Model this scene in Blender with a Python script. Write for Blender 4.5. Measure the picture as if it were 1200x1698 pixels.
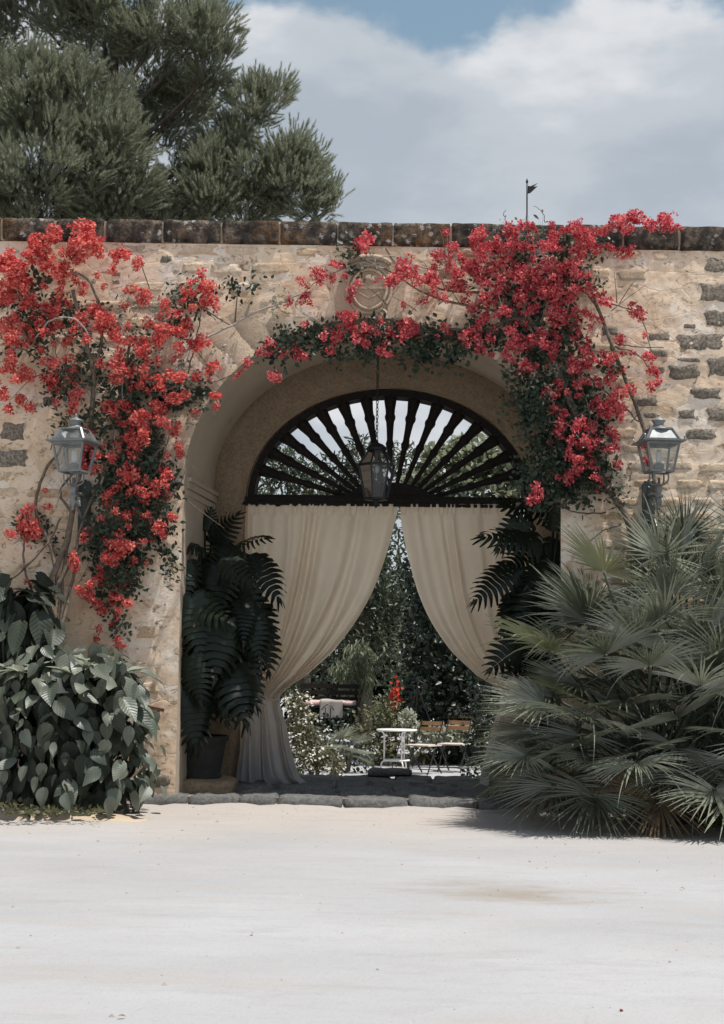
import bpy, math, random
import numpy as np
from mathutils import Vector, Matrix, noise

random.seed(11)
rng = np.random.default_rng(7)
scene = bpy.context.scene
for o in list(bpy.data.objects):
    bpy.data.objects.remove(o)
R = math.radians

# ------------------------------------------------------------------ camera
CAM = Vector((0.0, -13.0, 1.10))
FPX = 2470.0                       # focal length in pixels of the 1200x1698 photograph
PITCH, ROLL = R(6.03), R(0.8)
_R0, _F, _U0 = Vector((1, 0, 0)), Vector((0, math.cos(PITCH), math.sin(PITCH))), Vector((0, -math.sin(PITCH), math.cos(PITCH)))
_RT = _R0 * math.cos(ROLL) + _U0 * math.sin(ROLL)
_UP = _U0 * math.cos(ROLL) - _R0 * math.sin(ROLL)
cam_data = bpy.data.cameras.new('camera')
cam = bpy.data.objects.new('camera', cam_data)
scene.collection.objects.link(cam)
m3 = Matrix((_RT, _UP, -_F)).transposed()
cam.matrix_world = Matrix.Translation(CAM) @ m3.to_4x4()
cam_data.sensor_fit = 'VERTICAL'
cam_data.sensor_height = 36.0
cam_data.lens = 36.0 * FPX / 1698.0
cam_data.clip_start, cam_data.clip_end = 0.1, 2000
scene.camera = cam

def at(px, py, Y):
    """world point on the vertical plane y = Y seen at a photograph pixel"""
    d = _RT * ((px - 600) / FPX) + _UP * ((849 - py) / FPX) + _F
    return CAM + d * ((Y - CAM.y) / d.y)

def ppm(Y):
    return FPX / (Y - CAM.y)

# ------------------------------------------------------------------ sun, sky, exposure
SUN_TO = Vector((0.32, -0.115, 1.0)).normalized()      # direction towards the sun
sun_data = bpy.data.lights.new('sun', 'SUN')
sun_data.energy = 4.8
sun_data.angle = R(0.5)
sun_data.color = (1.0, 0.965, 0.92)
sun = bpy.data.objects.new('sun', sun_data)
scene.collection.objects.link(sun)
sun.rotation_euler = SUN_TO.to_track_quat('Z', 'Y').to_euler()
sun.location = (10, 10, 30)

world = bpy.data.worlds.new('World')
scene.world = world
world.use_nodes = True
wt = world.node_tree
wt.nodes.clear()
def wn(t, **kw):
    n = wt.nodes.new('ShaderNode' + t)
    for k, v in kw.items():
        setattr(n, k, v)
    return n
w_out, w_bg = wn('OutputWorld'), wn('Background')
w_bg.inputs['Strength'].default_value = 0.10
wt.links.new(w_bg.outputs[0], w_out.inputs[0])
w_sky = wn('TexSky', sky_type='NISHITA', sun_disc=False)
w_sky.sun_elevation = math.asin(SUN_TO.z)
w_sky.sun_rotation = math.atan2(SUN_TO.x, SUN_TO.y)
w_sky.air_density, w_sky.dust_density, w_sky.ozone_density = 1.0, 1.0, 2.0
w_tc = wn('TexCoord')
w_sep = wn('SeparateXYZ')
wt.links.new(w_tc.outputs['Generated'], w_sep.inputs[0])
def wmath(op, a, b=None, clamp=False):
    n = wn('Math', operation=op, use_clamp=clamp)
    for i, v in enumerate((a, b)):
        if v is None: continue
        if isinstance(v, (int, float)): n.inputs[i].default_value = v
        else: wt.links.new(v, n.inputs[i])
    return n.outputs[0]
def wnoise(scale, detail, rough, off, sz=1.0):
    mp = wn('Mapping')
    mp.inputs['Location'].default_value = off
    mp.inputs['Scale'].default_value = (1, 1, sz)
    wt.links.new(w_tc.outputs['Generated'], mp.inputs[0])
    n = wn('TexNoise')
    n.inputs['Scale'].default_value, n.inputs['Detail'].default_value, n.inputs['Roughness'].default_value = scale, detail, rough
    wt.links.new(mp.outputs[0], n.inputs[0])
    return n.outputs[0]
def wramp(fac, stops):
    n = wn('ValToRGB')
    n.color_ramp.interpolation = 'EASE'
    while len(n.color_ramp.elements) < len(stops): n.color_ramp.elements.new(0.5)
    for e, (p, c) in zip(n.color_ramp.elements, stops):
        e.position, e.color = p, (*c, 1)
    wt.links.new(fac, n.inputs[0])
    return n.outputs[0]
CLOUD_OFF = (0.35, 0.0, 0.0)
n_big = wnoise(4.2, 7, 0.55, CLOUD_OFF, 1.5)
n_shade = wnoise(5.5, 6, 0.5, (3.1, 0.4, 1.7), 2.2)
grad = wmath('MULTIPLY', wmath('SUBTRACT', 0.43, w_sep.outputs[2]), 3.0)
grad = wmath('MINIMUM', wmath('MAXIMUM', grad, -0.06), 0.45)
cover = wramp(wmath('ADD', n_big, grad), [(0.47, (0, 0, 0)), (0.56, (1, 1, 1))])
cloud = wramp(n_shade, [(0.33, (3.75, 4.25, 4.85)), (0.49, (4.75, 5.15, 5.6)), (0.62, (6.5, 6.65, 6.9))])
w_hs = wn('HueSaturation')
w_hs.inputs['Saturation'].default_value = 0.8
w_hs.inputs['Value'].default_value = 1.1
w_hs.inputs['Hue'].default_value = 0.475
wt.links.new(w_sky.outputs[0], w_hs.inputs['Color'])
w_mix = wn('Mix', data_type='RGBA')
wt.links.new(cover, w_mix.inputs[0])
wt.links.new(w_hs.outputs[0], w_mix.inputs[6])
wt.links.new(cloud, w_mix.inputs[7])
wt.links.new(w_mix.outputs[2], w_bg.inputs[0])

scene.render.engine = 'CYCLES'
scene.view_settings.view_transform = 'Standard'
scene.view_settings.look = 'None'
scene.view_settings.gamma = 1
scene.view_settings.exposure = 0.2
scene.cycles.max_bounces = 8
scene.cycles.diffuse_bounces = 4
scene.cycles.transparent_max_bounces = 12

# ------------------------------------------------------------------ material helpers
class NT:
    def __init__(s, name):
        s.m = bpy.data.materials.new(name)
        s.m.use_nodes = True
        s.t = s.m.node_tree
        s.t.nodes.clear()
        s.out = s.t.nodes.new('ShaderNodeOutputMaterial')
    def n(s, typ, inp=None, **props):
        n = s.t.nodes.new('ShaderNode' + typ)
        for k, v in props.items(): setattr(n, k, v)
        for k, v in (inp or {}).items():
            if isinstance(v, bpy.types.NodeSocket): s.t.links.new(v, n.inputs[k])
            else:
                if isinstance(v, tuple) and len(v) == 3 and n.inputs[k].type == 'RGBA': v = (*v, 1)
                n.inputs[k].default_value = v
        return n
    def pos(s, scale=(1, 1, 1), loc=(0, 0, 0), obj=False):
        if obj: o = s.n('TexCoord').outputs['Object']
        else: o = s.n('NewGeometry').outputs['Position']
        return s.n('Mapping', {'Vector': o, 'Scale': scale, 'Location': loc}).outputs[0]
    def noise(s, scale, detail=5, rough=0.55, vec=None, dist=0.0):
        i = {'Scale': scale, 'Detail': detail, 'Roughness': rough, 'Distortion': dist}
        i['Vector'] = vec if vec is not None else s.pos()
        return s.n('TexNoise', i).outputs[0]
    def voro(s, scale, vec=None, feature='F1', out='Distance', rand=1.0):
        return s.n('TexVoronoi', {'Scale': scale, 'Vector': vec if vec is not None else s.pos(), 'Randomness': rand}, feature=feature).outputs[out]
    def ramp(s, fac, stops, interp='LINEAR'):
        n = s.n('ValToRGB', {'Fac': fac})
        n.color_ramp.interpolation = interp
        while len(n.color_ramp.elements) < len(stops): n.color_ramp.elements.new(0.5)
        for e, (p, c) in zip(n.color_ramp.elements, stops):
            if isinstance(c, (int, float)): c = (c, c, c)
            e.position, e.color = p, (*c, 1)
        return n.outputs[0]
    def mix(s, f, a, b, mode='MIX'):
        n = s.n('Mix', {0: f, 6: a, 7: b}, data_type='RGBA', blend_type=mode)
        return n.outputs[2]
    def math(s, op, a, b=0.0, clamp=False):
        return s.n('Math', {0: a, 1: b}, operation=op, use_clamp=clamp).outputs[0]
    def bump(s, h, strength=0.5, dist=0.01, nrm=None):
        i = {'Height': h, 'Strength': strength, 'Distance': dist}
        if nrm is not None: i['Normal'] = nrm
        return s.n('Bump', i).outputs[0]
    def bsdf(s, col, rough=0.8, spec=0.3, metal=0.0, nrm=None, link=True, **kw):
        i = {'Base Color': col, 'Roughness': rough, 'Specular IOR Level': spec, 'Metallic': metal}
        if nrm is not None: i['Normal'] = nrm
        b = s.n('BsdfPrincipled', i)
        if link: s.t.links.new(b.outputs[0], s.out.inputs[0])
        return b.outputs[0]
    def leafy(s, col, rough=0.5, spec=0.3, trans=0.3, tcol=None, nrm=None):
        b = s.bsdf(col, rough, spec, nrm=nrm, link=False)
        tr = s.n('BsdfTranslucent', {'Color': tcol if tcol is not None else col}).outputs[0]
        mx = s.n('MixShader', {0: trans, 1: b, 2: tr}).outputs[0]
        s.t.links.new(mx, s.out.inputs[0])
    def rand(s):
        return s.n('ObjectInfo').outputs['Random']
    def island(s):
        return s.n('NewGeometry').outputs['Random Per Island']

# ------------------------------------------------------------------ mesh helpers
COL = scene.collection
def link(name, mesh, parent=None, loc=None, rot=None, scale=None):
    o = bpy.data.objects.new(name, mesh)
    COL.objects.link(o)
    if parent is not None: o.parent = parent
    if loc is not None: o.location = loc
    if rot is not None: o.rotation_euler = rot
    if scale is not None: o.scale = (scale,) * 3 if isinstance(scale, (int, float)) else scale
    return o
def mesh(name, V, F, mat=None, smooth=False):
    me = bpy.data.meshes.new(name)
    me.from_pydata([tuple(v) for v in V], [], F)
    if mat is not None: me.materials.append(mat)
    if smooth: me.polygons.foreach_set('use_smooth', [True] * len(me.polygons))
    me.update()
    return me
def np_mesh(name, V, F, mat=None, smooth=False):
    """V (n,3) array, F (m,k) array of equal-sized faces"""
    me = bpy.data.meshes.new(name)
    V = np.asarray(V, dtype=np.float32); F = np.asarray(F, dtype=np.int32)
    k = F.shape[1]
    me.vertices.add(len(V)); me.vertices.foreach_set('co', V.ravel())
    me.loops.add(F.size); me.loops.foreach_set('vertex_index', F.ravel())
    me.polygons.add(len(F)); me.polygons.foreach_set('loop_start', np.arange(0, F.size, k, dtype=np.int32))
    if smooth: me.polygons.foreach_set('use_smooth', np.ones(len(F), dtype=bool))
    if mat is not None: me.materials.append(mat)
    me.update(calc_edges=True)
    return me
def scatter(variants, mats4):
    """copy (V,F) variants through 4x4 transforms into one big (V,F)"""
    Vs, Fs, off = [], [], 0
    for i, M in mats4:
        V, F = variants[i]
        Vs.append(V @ M[:3, :3].T + M[:3, 3]); Fs.append(F + off); off += len(V)
    return np.concatenate(Vs), np.concatenate(Fs)
def frame(axis, normal, origin=(0, 0, 0), scale=1.0):
    """4x4 with local Y along axis and local Z near normal"""
    y = np.array(axis, float); y /= np.linalg.norm(y) + 1e-9
    z = np.array(normal, float); z -= y * z.dot(y)
    if np.linalg.norm(z) < 1e-4: z = np.cross(y, (0.3, 1, 0.2))
    z /= np.linalg.norm(z)
    x = np.cross(y, z)
    M = np.eye(4); M[:3, 0], M[:3, 1], M[:3, 2], M[:3, 3] = x * scale, y * scale, z * scale, origin
    return M
def toM(M): return Matrix([list(map(float, r)) for r in M])

class MB:
    def __init__(s): s.v, s.f = [], []
    def add(s, V, F):
        o = len(s.v); s.v += [Vector(v) for v in V]; s.f += [tuple(i + o for i in f) for f in F]; return s
    def box(s, c, d, rz=0.0, M=None):
        hx, hy, hz = d[0] / 2, d[1] / 2, d[2] / 2
        V = [Vector((x, y, z)) for x in (-hx, hx) for y in (-hy, hy) for z in (-hz, hz)]
        if rz: V = [Matrix.Rotation(rz, 3, 'Z') @ v for v in V]
        if M is not None: V = [M @ v for v in V]
        V = [v + Vector(c) for v in V]
        return s.add(V, [(0, 1, 3, 2), (4, 6, 7, 5), (0, 4, 5, 1), (2, 3, 7, 6), (0, 2, 6, 4), (1, 5, 7, 3)])
    def bar(s, a, b, w, h=None):
        """square bar from a to b"""
        a, b = Vector(a), Vector(b); h = h or w
        d = (b - a).normalized(); up = Vector((0, 0, 1)) if abs(d.z) < 0.95 else Vector((0, 1, 0))
        x = d.cross(up).normalized(); y = x.cross(d)
        V = [p + x * sx * w / 2 + y * sy * h / 2 for p in (a, b) for sx, sy in ((-1, -1), (1, -1), (1, 1), (-1, 1))]
        return s.add(V, [(0, 3, 2, 1), (4, 5, 6, 7)] + [(i, (i + 1) % 4, 4 + (i + 1) % 4, 4 + i) for i in range(4)])
    def tube(s, pts, r, n=6, cap=True):
        pts = [Vector(p) for p in pts]; rs = r if isinstance(r, (list, tuple)) else [r] * len(pts)
        V, F, x = [], [], None
        for i, p in enumerate(pts):
            d = (pts[min(i + 1, len(pts) - 1)] - pts[max(i - 1, 0)])
            d = d.normalized() if d.length > 1e-9 else Vector((0, 0, 1))
            if x is None: x = d.orthogonal().normalized()
            x = (x - d * x.dot(d)); x = x.normalized() if x.length > 1e-6 else d.orthogonal().normalized()
            y = d.cross(x)
            for k in range(n):
                a = 2 * math.pi * k / n
                V.append(p + (x * math.cos(a) + y * math.sin(a)) * rs[i])
        for i in range(len(pts) - 1):
            for k in range(n):
                F.append((i * n + k, i * n + (k + 1) % n, (i + 1) * n + (k + 1) % n, (i + 1) * n + k))
        if cap:
            F.append(tuple(range(n - 1, -1, -1))); F.append(tuple((len(pts) - 1) * n + k for k in range(n)))
        return s.add(V, F)
    def lathe(s, prof, n=16, c=(0, 0, 0), a0=0.0, M=None, cap=True):
        """prof: (radius, z) pairs"""
        V, F = [], []
        for r, z in prof:
            for k in range(n):
                a = a0 + 2 * math.pi * k / n
                v = Vector((r * math.cos(a), r * math.sin(a), z))
                V.append((M @ v if M is not None else v) + Vector(c))
        for i in range(len(prof) - 1):
            for k in range(n):
                F.append((i * n + k, i * n + (k + 1) % n, (i + 1) * n + (k + 1) % n, (i + 1) * n + k))
        if cap:
            F.append(tuple(range(n - 1, -1, -1))); F.append(tuple((len(prof) - 1) * n + k for k in range(n)))
        return s.add(V, F)
    def mesh(s, name, mat=None, smooth=False): return mesh(name, s.v, s.f, mat, smooth)
    def build(s, name, mat=None, parent=None, smooth=False): return link(name, s.mesh(name, mat, smooth), parent)
    def nv(s):
        """triangulated numpy pair"""
        T = []
        for f in s.f:
            for i in range(1, len(f) - 1): T.append((f[0], f[i], f[i + 1]))
        return np.array([tuple(v) for v in s.v], float), np.array(T, int)

def tag(o, label=None, cat=None, group=None, kind=None):
    if label: o['label'] = label
    if cat: o['category'] = cat
    if group: o['group'] = group
    if kind: o['kind'] = kind
    return o
def thing(name, label, cat, loc=(0, 0, 0), group=None, rz=0.0):
    o = bpy.data.objects.new(name, None)
    COL.objects.link(o)
    o.location = loc; o.rotation_euler = (0, 0, rz)
    o.empty_display_size = 0.2
    return tag(o, label, cat, group)
def local(parent_loc, pts):
    p = Vector(parent_loc); return [Vector(q) - p for q in pts]
def nz(x, y, z, s=1.0): return noise.noise(Vector((x * s, y * s, z * s)))
def fbm(x, y, z, s, o=4): return noise.fractal(Vector((x * s, y * s, z * s)), 1.0, 2.0, o)
def smooth_path(pts, n=6):
    """Catmull-Rom through points"""
    P = [Vector(p) for p in pts]
    if len(P) < 3: return P
    P = [P[0] * 2 - P[1]] + P + [P[-1] * 2 - P[-2]]
    out = []
    for i in range(1, len(P) - 2):
        for k in range(n):
            t = k / n; a, b, c, d = P[i - 1], P[i], P[i + 1], P[i + 2]
            out.append(0.5 * ((2 * b) + (c - a) * t + (2 * a - 5 * b + 4 * c - d) * t * t + (3 * b - a - 3 * c + d) * t ** 3))
    out.append(P[-2]); return out

# ------------------------------------------------------------------ materials of the setting
def on_ground_early(px, py, z=0.0):
    d = _RT * ((px - 600) / FPX) + _UP * ((849 - py) / FPX) + _F
    return CAM + d * ((z - CAM.z) / d.z)
def m_ground(near_wall=True):
    s = NT('pale_gravel'); p = s.pos()
    big = s.noise(0.35, 5, 0.6, s.pos((1, 1.6, 1)))
    mid = s.noise(2.2, 6, 0.65, s.pos((0.5, 1.6, 1)))
    fine = s.noise(60, 3, 0.7)
    c = s.ramp(big, [(0.3, (0.305, 0.303, 0.305)), (0.62, (0.375, 0.375, 0.380))])
    c = s.mix(s.ramp(mid, [(0.5, 0.0), (0.78, 0.5)]), c, (0.345, 0.31, 0.28))
    # sandy earth close to the wall
    y = s.n('SeparateXYZ', {0: s.n('NewGeometry').outputs['Position']}).outputs[1]
    near = s.math('ADD', y, s.math('MULTIPLY', s.noise(0.9, 5, 0.6), 2.6))
    c = s.mix(s.n('MapRange', {0: near, 1: -1.6, 2: 0.3, 3: 0.0, 4: 0.5 if near_wall else 0.0}).outputs[0], c, (0.42, 0.345, 0.275))
    # drag streaks of tan earth
    st = s.noise(1.1, 5, 0.6, s.pos((0.28, 1.5, 1), (4.2, 1.0, 0)))
    c = s.mix(s.ramp(st, [(0.60, 0.0), (0.72, 0.35)]), c, (0.31, 0.28, 0.245))
    st2 = s.noise(1.3, 6, 0.7, s.pos((0.5, 2.4, 1), (1.7, 9.1, 0)))
    c = s.mix(s.ramp(st2, [(0.58, 0.0), (0.74, 0.4)]), c, (0.36, 0.355, 0.355))
    c = s.mix(s.ramp(fine, [(0.3, 0.3), (0.6, 0.0)]), c, (0.38, 0.35, 0.33))
    # one worn patch of bare brown earth out in the yard
    q = on_ground_early(850, 1475, -0.09)
    e = s.n('VectorMath', {0: s.n('NewGeometry').outputs['Position'], 1: (q.x, q.y, 0.0)}, operation='SUBTRACT').outputs[0]
    e = s.n('Mapping', {'Vector': e, 'Scale': (0.95, 1.5, 0.0)}).outputs[0]
    ln = s.math('ADD', s.n('VectorMath', {0: e}, operation='LENGTH').outputs['Value'], s.math('MULTIPLY', s.noise(2.6, 7, 0.75, s.pos((0.6, 1.5, 1))), 1.9))
    if near_wall: c = s.mix(s.ramp(s.math('MULTIPLY', ln, 0.5), [(0.50, 0.75), (0.80, 0.0)]), c, (0.25, 0.21, 0.16))
    tr = s.noise(5, 7, 0.72, s.pos((0.35, 1.2, 1), (3, 5, 0)))
    c = s.mix(s.ramp(tr, [(0.52, 0.0), (0.68, 0.45)]), c, (0.29, 0.275, 0.265))
    gr = s.noise(24, 5, 0.8)
    c = s.mix(s.ramp(gr, [(0.30, 0.45), (0.44, 0.0)]), c, (0.27, 0.255, 0.245))
    sp = s.voro(26)
    c = s.mix(s.ramp(sp, [(0.05, 0.55), (0.13, 0.0)]), c, (0.30, 0.27, 0.25))
    h = s.math('ADD', s.math('MULTIPLY', fine, 0.35), s.noise(7, 6, 0.7))
    s.bsdf(c, 0.92, 0.15, nrm=s.bump(h, 0.55, 0.02))
    return s.m
def m_plaster():
    s = NT('old_lime_plaster')
    big = s.noise(0.9, 6, 0.6); mid = s.noise(3.2, 8, 0.7, dist=0.6); fine = s.noise(30, 6, 0.75)
    c = s.ramp(big, [(0.32, (0.75, 0.54, 0.36)), (0.5, (0.80, 0.615, 0.445)), (0.68, (0.83, 0.68, 0.535))])
    # pale lime patches, ochre patches, grey weathering
    c = s.mix(s.ramp(s.noise(2.1, 8, 0.7, s.pos((1, 1, 1.3), (5, 2, 8)), 0.4), [(0.50, 0.0), (0.58, 0.85)]), c, (0.85, 0.745, 0.625))
    c = s.mix(s.ramp(mid, [(0.53, 0.0), (0.64, 0.8)]), c, (0.54, 0.375, 0.235))
    c = s.mix(s.ramp(s.noise(1.6, 8, 0.74, s.pos((1, 1, 0.8), (9, 1, 3)), 0.7), [(0.60, 0.0), (0.70, 0.7)]), c, (0.40, 0.32, 0.235))
    # rain streaks below the coping
    st = s.noise(3.0, 6, 0.65, s.pos((2.2, 1, 0.28), (3, 3, 1)))
    c = s.mix(s.ramp(st, [(0.58, 0.0), (0.72, 0.45)]), c, (0.50, 0.38, 0.26))
    # speckle, pits and cracks
    c = s.mix(s.ramp(fine, [(0.30, 0.45), (0.45, 0.0)]), c, (0.42, 0.30, 0.185))
    cr = s.noise(8, 9, 0.8, s.pos((1, 1, 1.5)), 1.4)
    pit = s.ramp(cr, [(0.36, 1.0), (0.44, 0.0)])
    c = s.mix(s.math('MULTIPLY', pit, 0.8), c, (0.17, 0.115, 0.07))
    crack = s.voro(3.4, s.n('Mapping', {'Vector': s.mix(0.2, s.pos((1, 1, 1.7)), s.n('TexNoise', {'Scale': 3.0, 'Detail': 6.0}).outputs[1])}).outputs[0], 'DISTANCE_TO_EDGE')
    crk = s.math('MULTIPLY', s.ramp(crack, [(0.006, 1.0), (0.03, 0.0)]), s.ramp(s.noise(1.5, 4, 0.6, s.pos((1, 1, 1), (2, 7, 5))), [(0.45, 0.0), (0.58, 1.0)]))
    c = s.mix(s.math('MULTIPLY', crk, 0.12), c, (0.26, 0.18, 0.11))
    h = s.math('SUBTRACT', s.math('ADD', s.math('MULTIPLY', fine, 0.2), s.math('MULTIPLY', mid, 0.9)), s.math('MULTIPLY', s.math('ADD', pit, s.math('MULTIPLY', crk, 0.3)), 0.6))
    s.bsdf(c, 0.93, 0.12, nrm=s.bump(h, 0.7, 0.016))
    return s.m
def m_stone(name, c0, c1, dark, amt=0.6):
    s = NT(name); p = s.pos()
    r = s.rand()
    n1 = s.noise(9, 8, 0.75); n2 = s.noise(38, 5, 0.8)
    c = s.mix(s.ramp(n1, [(0.3, 0.0), (0.7, 1.0)]), c0, c1)
    c = s.mix(s.math('MULTIPLY', s.ramp(n2, [(0.42, 1.0), (0.56, 0.0)]), amt), c, dark)
    c = s.mix(s.ramp(r, [(0.0, 0.0), (1.0, 0.35)]), c, dark)
    s.bsdf(c, 0.95, 0.1, nrm=s.bump(s.math('ADD', n1, s.math('MULTIPLY', n2, 0.4)), 0.9, 0.03))
    return s.m
def m_coping():
    s = NT('lichen_covered_coping')
    n1 = s.noise(7, 9, 0.8); n2 = s.noise(22, 6, 0.8); lo = s.noise(1.1, 4, 0.6, s.pos((1, 1, 1), (8.3, 0, 0)))
    c = s.ramp(n1, [(0.36, (0.022, 0.020, 0.018)), (0.50, (0.07, 0.058, 0.048)), (0.64, (0.28, 0.215, 0.155))])
    c = s.mix(s.math('MULTIPLY', s.ramp(lo, [(0.60, 0.0), (0.68, 1.0)]), s.ramp(n2, [(0.42, 0.0), (0.60, 0.75)])), c, (0.27, 0.125, 0.045))
    sp = s.voro(15, s.n('Mapping', {'Vector': s.mix(0.06, s.pos(), s.n('TexNoise', {'Scale': 20.0}).outputs[1])}).outputs[0])
    msk = s.ramp(s.noise(2.6, 4, 0.6, s.pos((1, 1, 1), (1, 4, 2))), [(0.47, 0.0), (0.58, 1.0)])
    c = s.mix(s.math('MULTIPLY', s.ramp(sp, [(0.20, 0.9), (0.34, 0.0)]), msk), c, (0.48, 0.47, 0.45))
    s.bsdf(c, 0.95, 0.1, nrm=s.bump(s.math('ADD', n1, n2), 1.0, 0.03))
    return s.m
def m_smooth_plaster(name, col, col2):
    s = NT(name)
    n = s.noise(1.6, 6, 0.6); f = s.noise(26, 5, 0.7)
    c = s.mix(s.ramp(n, [(0.35, 0.0), (0.65, 1.0)]), col, col2)
    c = s.mix(s.ramp(s.noise(5, 7, 0.7), [(0.6, 0.0), (0.72, 0.5)]), c, tuple(x * 0.55 for x in col))
    s.bsdf(c, 0.9, 0.15, nrm=s.bump(s.math('ADD', s.math('MULTIPLY', f, 0.3), n), 0.5, 0.02))
    return s.m
M_ground, M_plaster, M_coping = m_ground(), m_plaster(), m_coping()
def m_rubble():
    s = NT('rubble_stone')
    r = s.rand(); n1 = s.noise(7, 9, 0.78); n2 = s.noise(34, 6, 0.8)
    c = s.ramp(r, [(0.0, (0.56, 0.40, 0.26)), (0.35, (0.70, 0.535, 0.375)), (0.7, (0.79, 0.65, 0.50)), (0.9, (0.50, 0.405, 0.305)), (1.0, (0.38, 0.32, 0.25))])
    c = s.mix(s.ramp(n1, [(0.42, 0.0), (0.62, 0.75)]), c, (0.58, 0.405, 0.24))
    c = s.mix(s.ramp(s.noise(4, 7, 0.7, s.pos((1, 1, 1), (3, 8, 2))), [(0.52, 0.0), (0.62, 0.8)]), c, (0.84, 0.715, 0.56))
    c = s.mix(s.ramp(n2, [(0.34, 0.75), (0.48, 0.0)]), c, (0.22, 0.15, 0.09))
    s.bsdf(c, 0.95, 0.1, nrm=s.bump(s.math('ADD', n1, s.math('MULTIPLY', n2, 0.5)), 0.8, 0.02))
    return s.m
M_rubble = m_rubble()
M_tan = m_stone('tan_sandstone', (0.56, 0.395, 0.24), (0.72, 0.535, 0.35), (0.26, 0.18, 0.11), 0.5)
M_grey = m_stone('grey_weathered_tufa', (0.27, 0.228, 0.18), (0.52, 0.445, 0.355), (0.10, 0.085, 0.068), 0.8)
M_vous = m_stone('voussoir_limestone', (0.66, 0.51, 0.365), (0.75, 0.605, 0.455), (0.44, 0.335, 0.235), 0.25)
M_vous_dark = m_stone('stained_limestone', (0.44, 0.35, 0.26), (0.72, 0.56, 0.40), (0.30, 0.24, 0.18), 0.4)
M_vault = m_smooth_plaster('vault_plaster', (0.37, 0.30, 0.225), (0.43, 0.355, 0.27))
M_trim = m_smooth_plaster('jamb_plaster', (0.60, 0.485, 0.36), (0.69, 0.57, 0.44))
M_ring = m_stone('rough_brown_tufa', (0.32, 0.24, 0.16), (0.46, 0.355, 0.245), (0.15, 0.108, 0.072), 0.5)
M_mortar = m_smooth_plaster('joint_mortar', (0.40, 0.31, 0.22), (0.48, 0.39, 0.29))
M_slab = m_stone('worn_paving_stone', (0.14, 0.14, 0.135), (0.28, 0.275, 0.26), (0.075, 0.073, 0.07), 0.6)
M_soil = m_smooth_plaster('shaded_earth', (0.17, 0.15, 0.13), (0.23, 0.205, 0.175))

# ------------------------------------------------------------------ ground
def yard_z(x, y):
    k = max(0.0, min(1.0, (y + 1.1) / 0.95))          # earth washed up against the step
    return -0.102 + 0.012 * fbm(x, y, 0, 0.8, 4) + 0.02 * fbm(x, y, 3, 0.25, 2) + 0.045 * k * k * (1 + 0.9 * fbm(x, y, 6, 2.5, 3))
def ground_sheet():
    xs = sorted(set([round(x, 3) for x in np.arange(-6, 6.01, 0.12)] + [-60, -30, -18, -12, -9, -7.5, 7.5, 9, 12, 18, 30, 60]))
    ys = sorted(set([round(y, 3) for y in np.arange(-13, 0.61, 0.1)] + [-120, -60, -40, -28, -20, -16, -14]))
    V, F = [], []
    for y in ys:
        for x in xs:
            V.append((x, y, yard_z(x, y)))
    n = len(xs)
    for j in range(len(ys) - 1):
        for i in range(n - 1): F.append((j * n + i, j * n + i + 1, (j + 1) * n + i + 1, (j + 1) * n + i))
    tag(link('ground', mesh('ground', V, F, M_ground, True)), kind='structure')
ground_sheet()
YZ = -0.09                                     # level of the yard in front, one step down
GZ = -0.54                                     # level of the garden behind the gateway
m = MB(); m.add([(-300, 2.55, GZ), (300, 2.55, GZ), (300, 600, GZ), (-300, 600, GZ)], [(0, 1, 2, 3)])
gg = m.build('garden_ground', m_ground(False)); tag(gg, kind='structure')

# ------------------------------------------------------------------ gateway wall
XL, XR = -1.575, 1.745                         # jambs of the front opening
AC, AA = (XL + XR) / 2, (XR - XL) / 2
Z_SP = at(300, 800, 0).z                       # springing and crown of the front arch
Z_CR = at(616, 528, 0).z
AB = Z_CR - Z_SP
Z_TOP = at(600, 408, 0).z                      # underside of coping
Z_COP = at(600, 366, -0.05).z
Y_RING, Y_FAN, Y_BACK = 1.40, 1.52, 2.55
wall = thing('gateway_wall', 'long old stone and plaster wall pierced by the tall arched gateway', 'wall', (0, 0, 0))

def relief(x, z):
    d = 0.014 * fbm(x, 0, z, 1.1, 4) + 0.005 * fbm(x, 7, z, 6, 4)
    # fade to zero at the edge of the opening
    if z > Z_SP:
        e = math.hypot((x - AC) / AA, (z - Z_SP) / AB) - 1
        e *= 1.5
    else: e = max(XL - x, x - XR)
    e2 = Z_TOP - z
    d += 0.0025 * fbm(x, 3, z, 15, 3) - 0.012 * max(0, fbm(x, 11, z, 5, 4) - 0.42)
    return d * min(1, max(0, e / 0.08))
def masonry():
    V, F = [], []
    def grid(cols, rows, fz):
        o = len(V)
        for x in cols:
            for r in rows:
                z = fz(x, r); V.append((x, -relief(x, z), z))
        nr = len(rows)
        for i in range(len(cols) - 1):
            for j in range(nr - 1):
                a = o + i * nr + j; F.append((a, a + nr, a + nr + 1, a + 1))
    L = [-14, -9, -6.5, -5.2, -4.4] + list(np.linspace(-4.0, XL, 150))
    Rr = list(np.linspace(XR, 4.0, 140)) + [4.4, 5.2, 6.5, 9, 14]
    rows = list(np.linspace(0, 1, 170))
    grid(L, rows, lambda x, r: -0.25 + (Z_SP + 0.25) * r)
    grid(Rr, rows, lambda x, r: -0.25 + (Z_SP + 0.25) * r)
    arc = [AC - AA * math.cos(math.pi * k / 170) for k in range(171)]
    cols = L[:-1] + arc + Rr[1:]
    def fz(x, r):
        t = (x - AC) / AA
        zb = Z_SP + (AB * math.sqrt(max(0, 1 - t * t)) if abs(t) < 1 else 0)
        return zb + (Z_TOP - zb) * r
    grid(cols, list(np.linspace(0, 1, 130)), fz)
    link('masonry', mesh('masonry', V, F, M_plaster, True), wall)
masonry()

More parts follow.
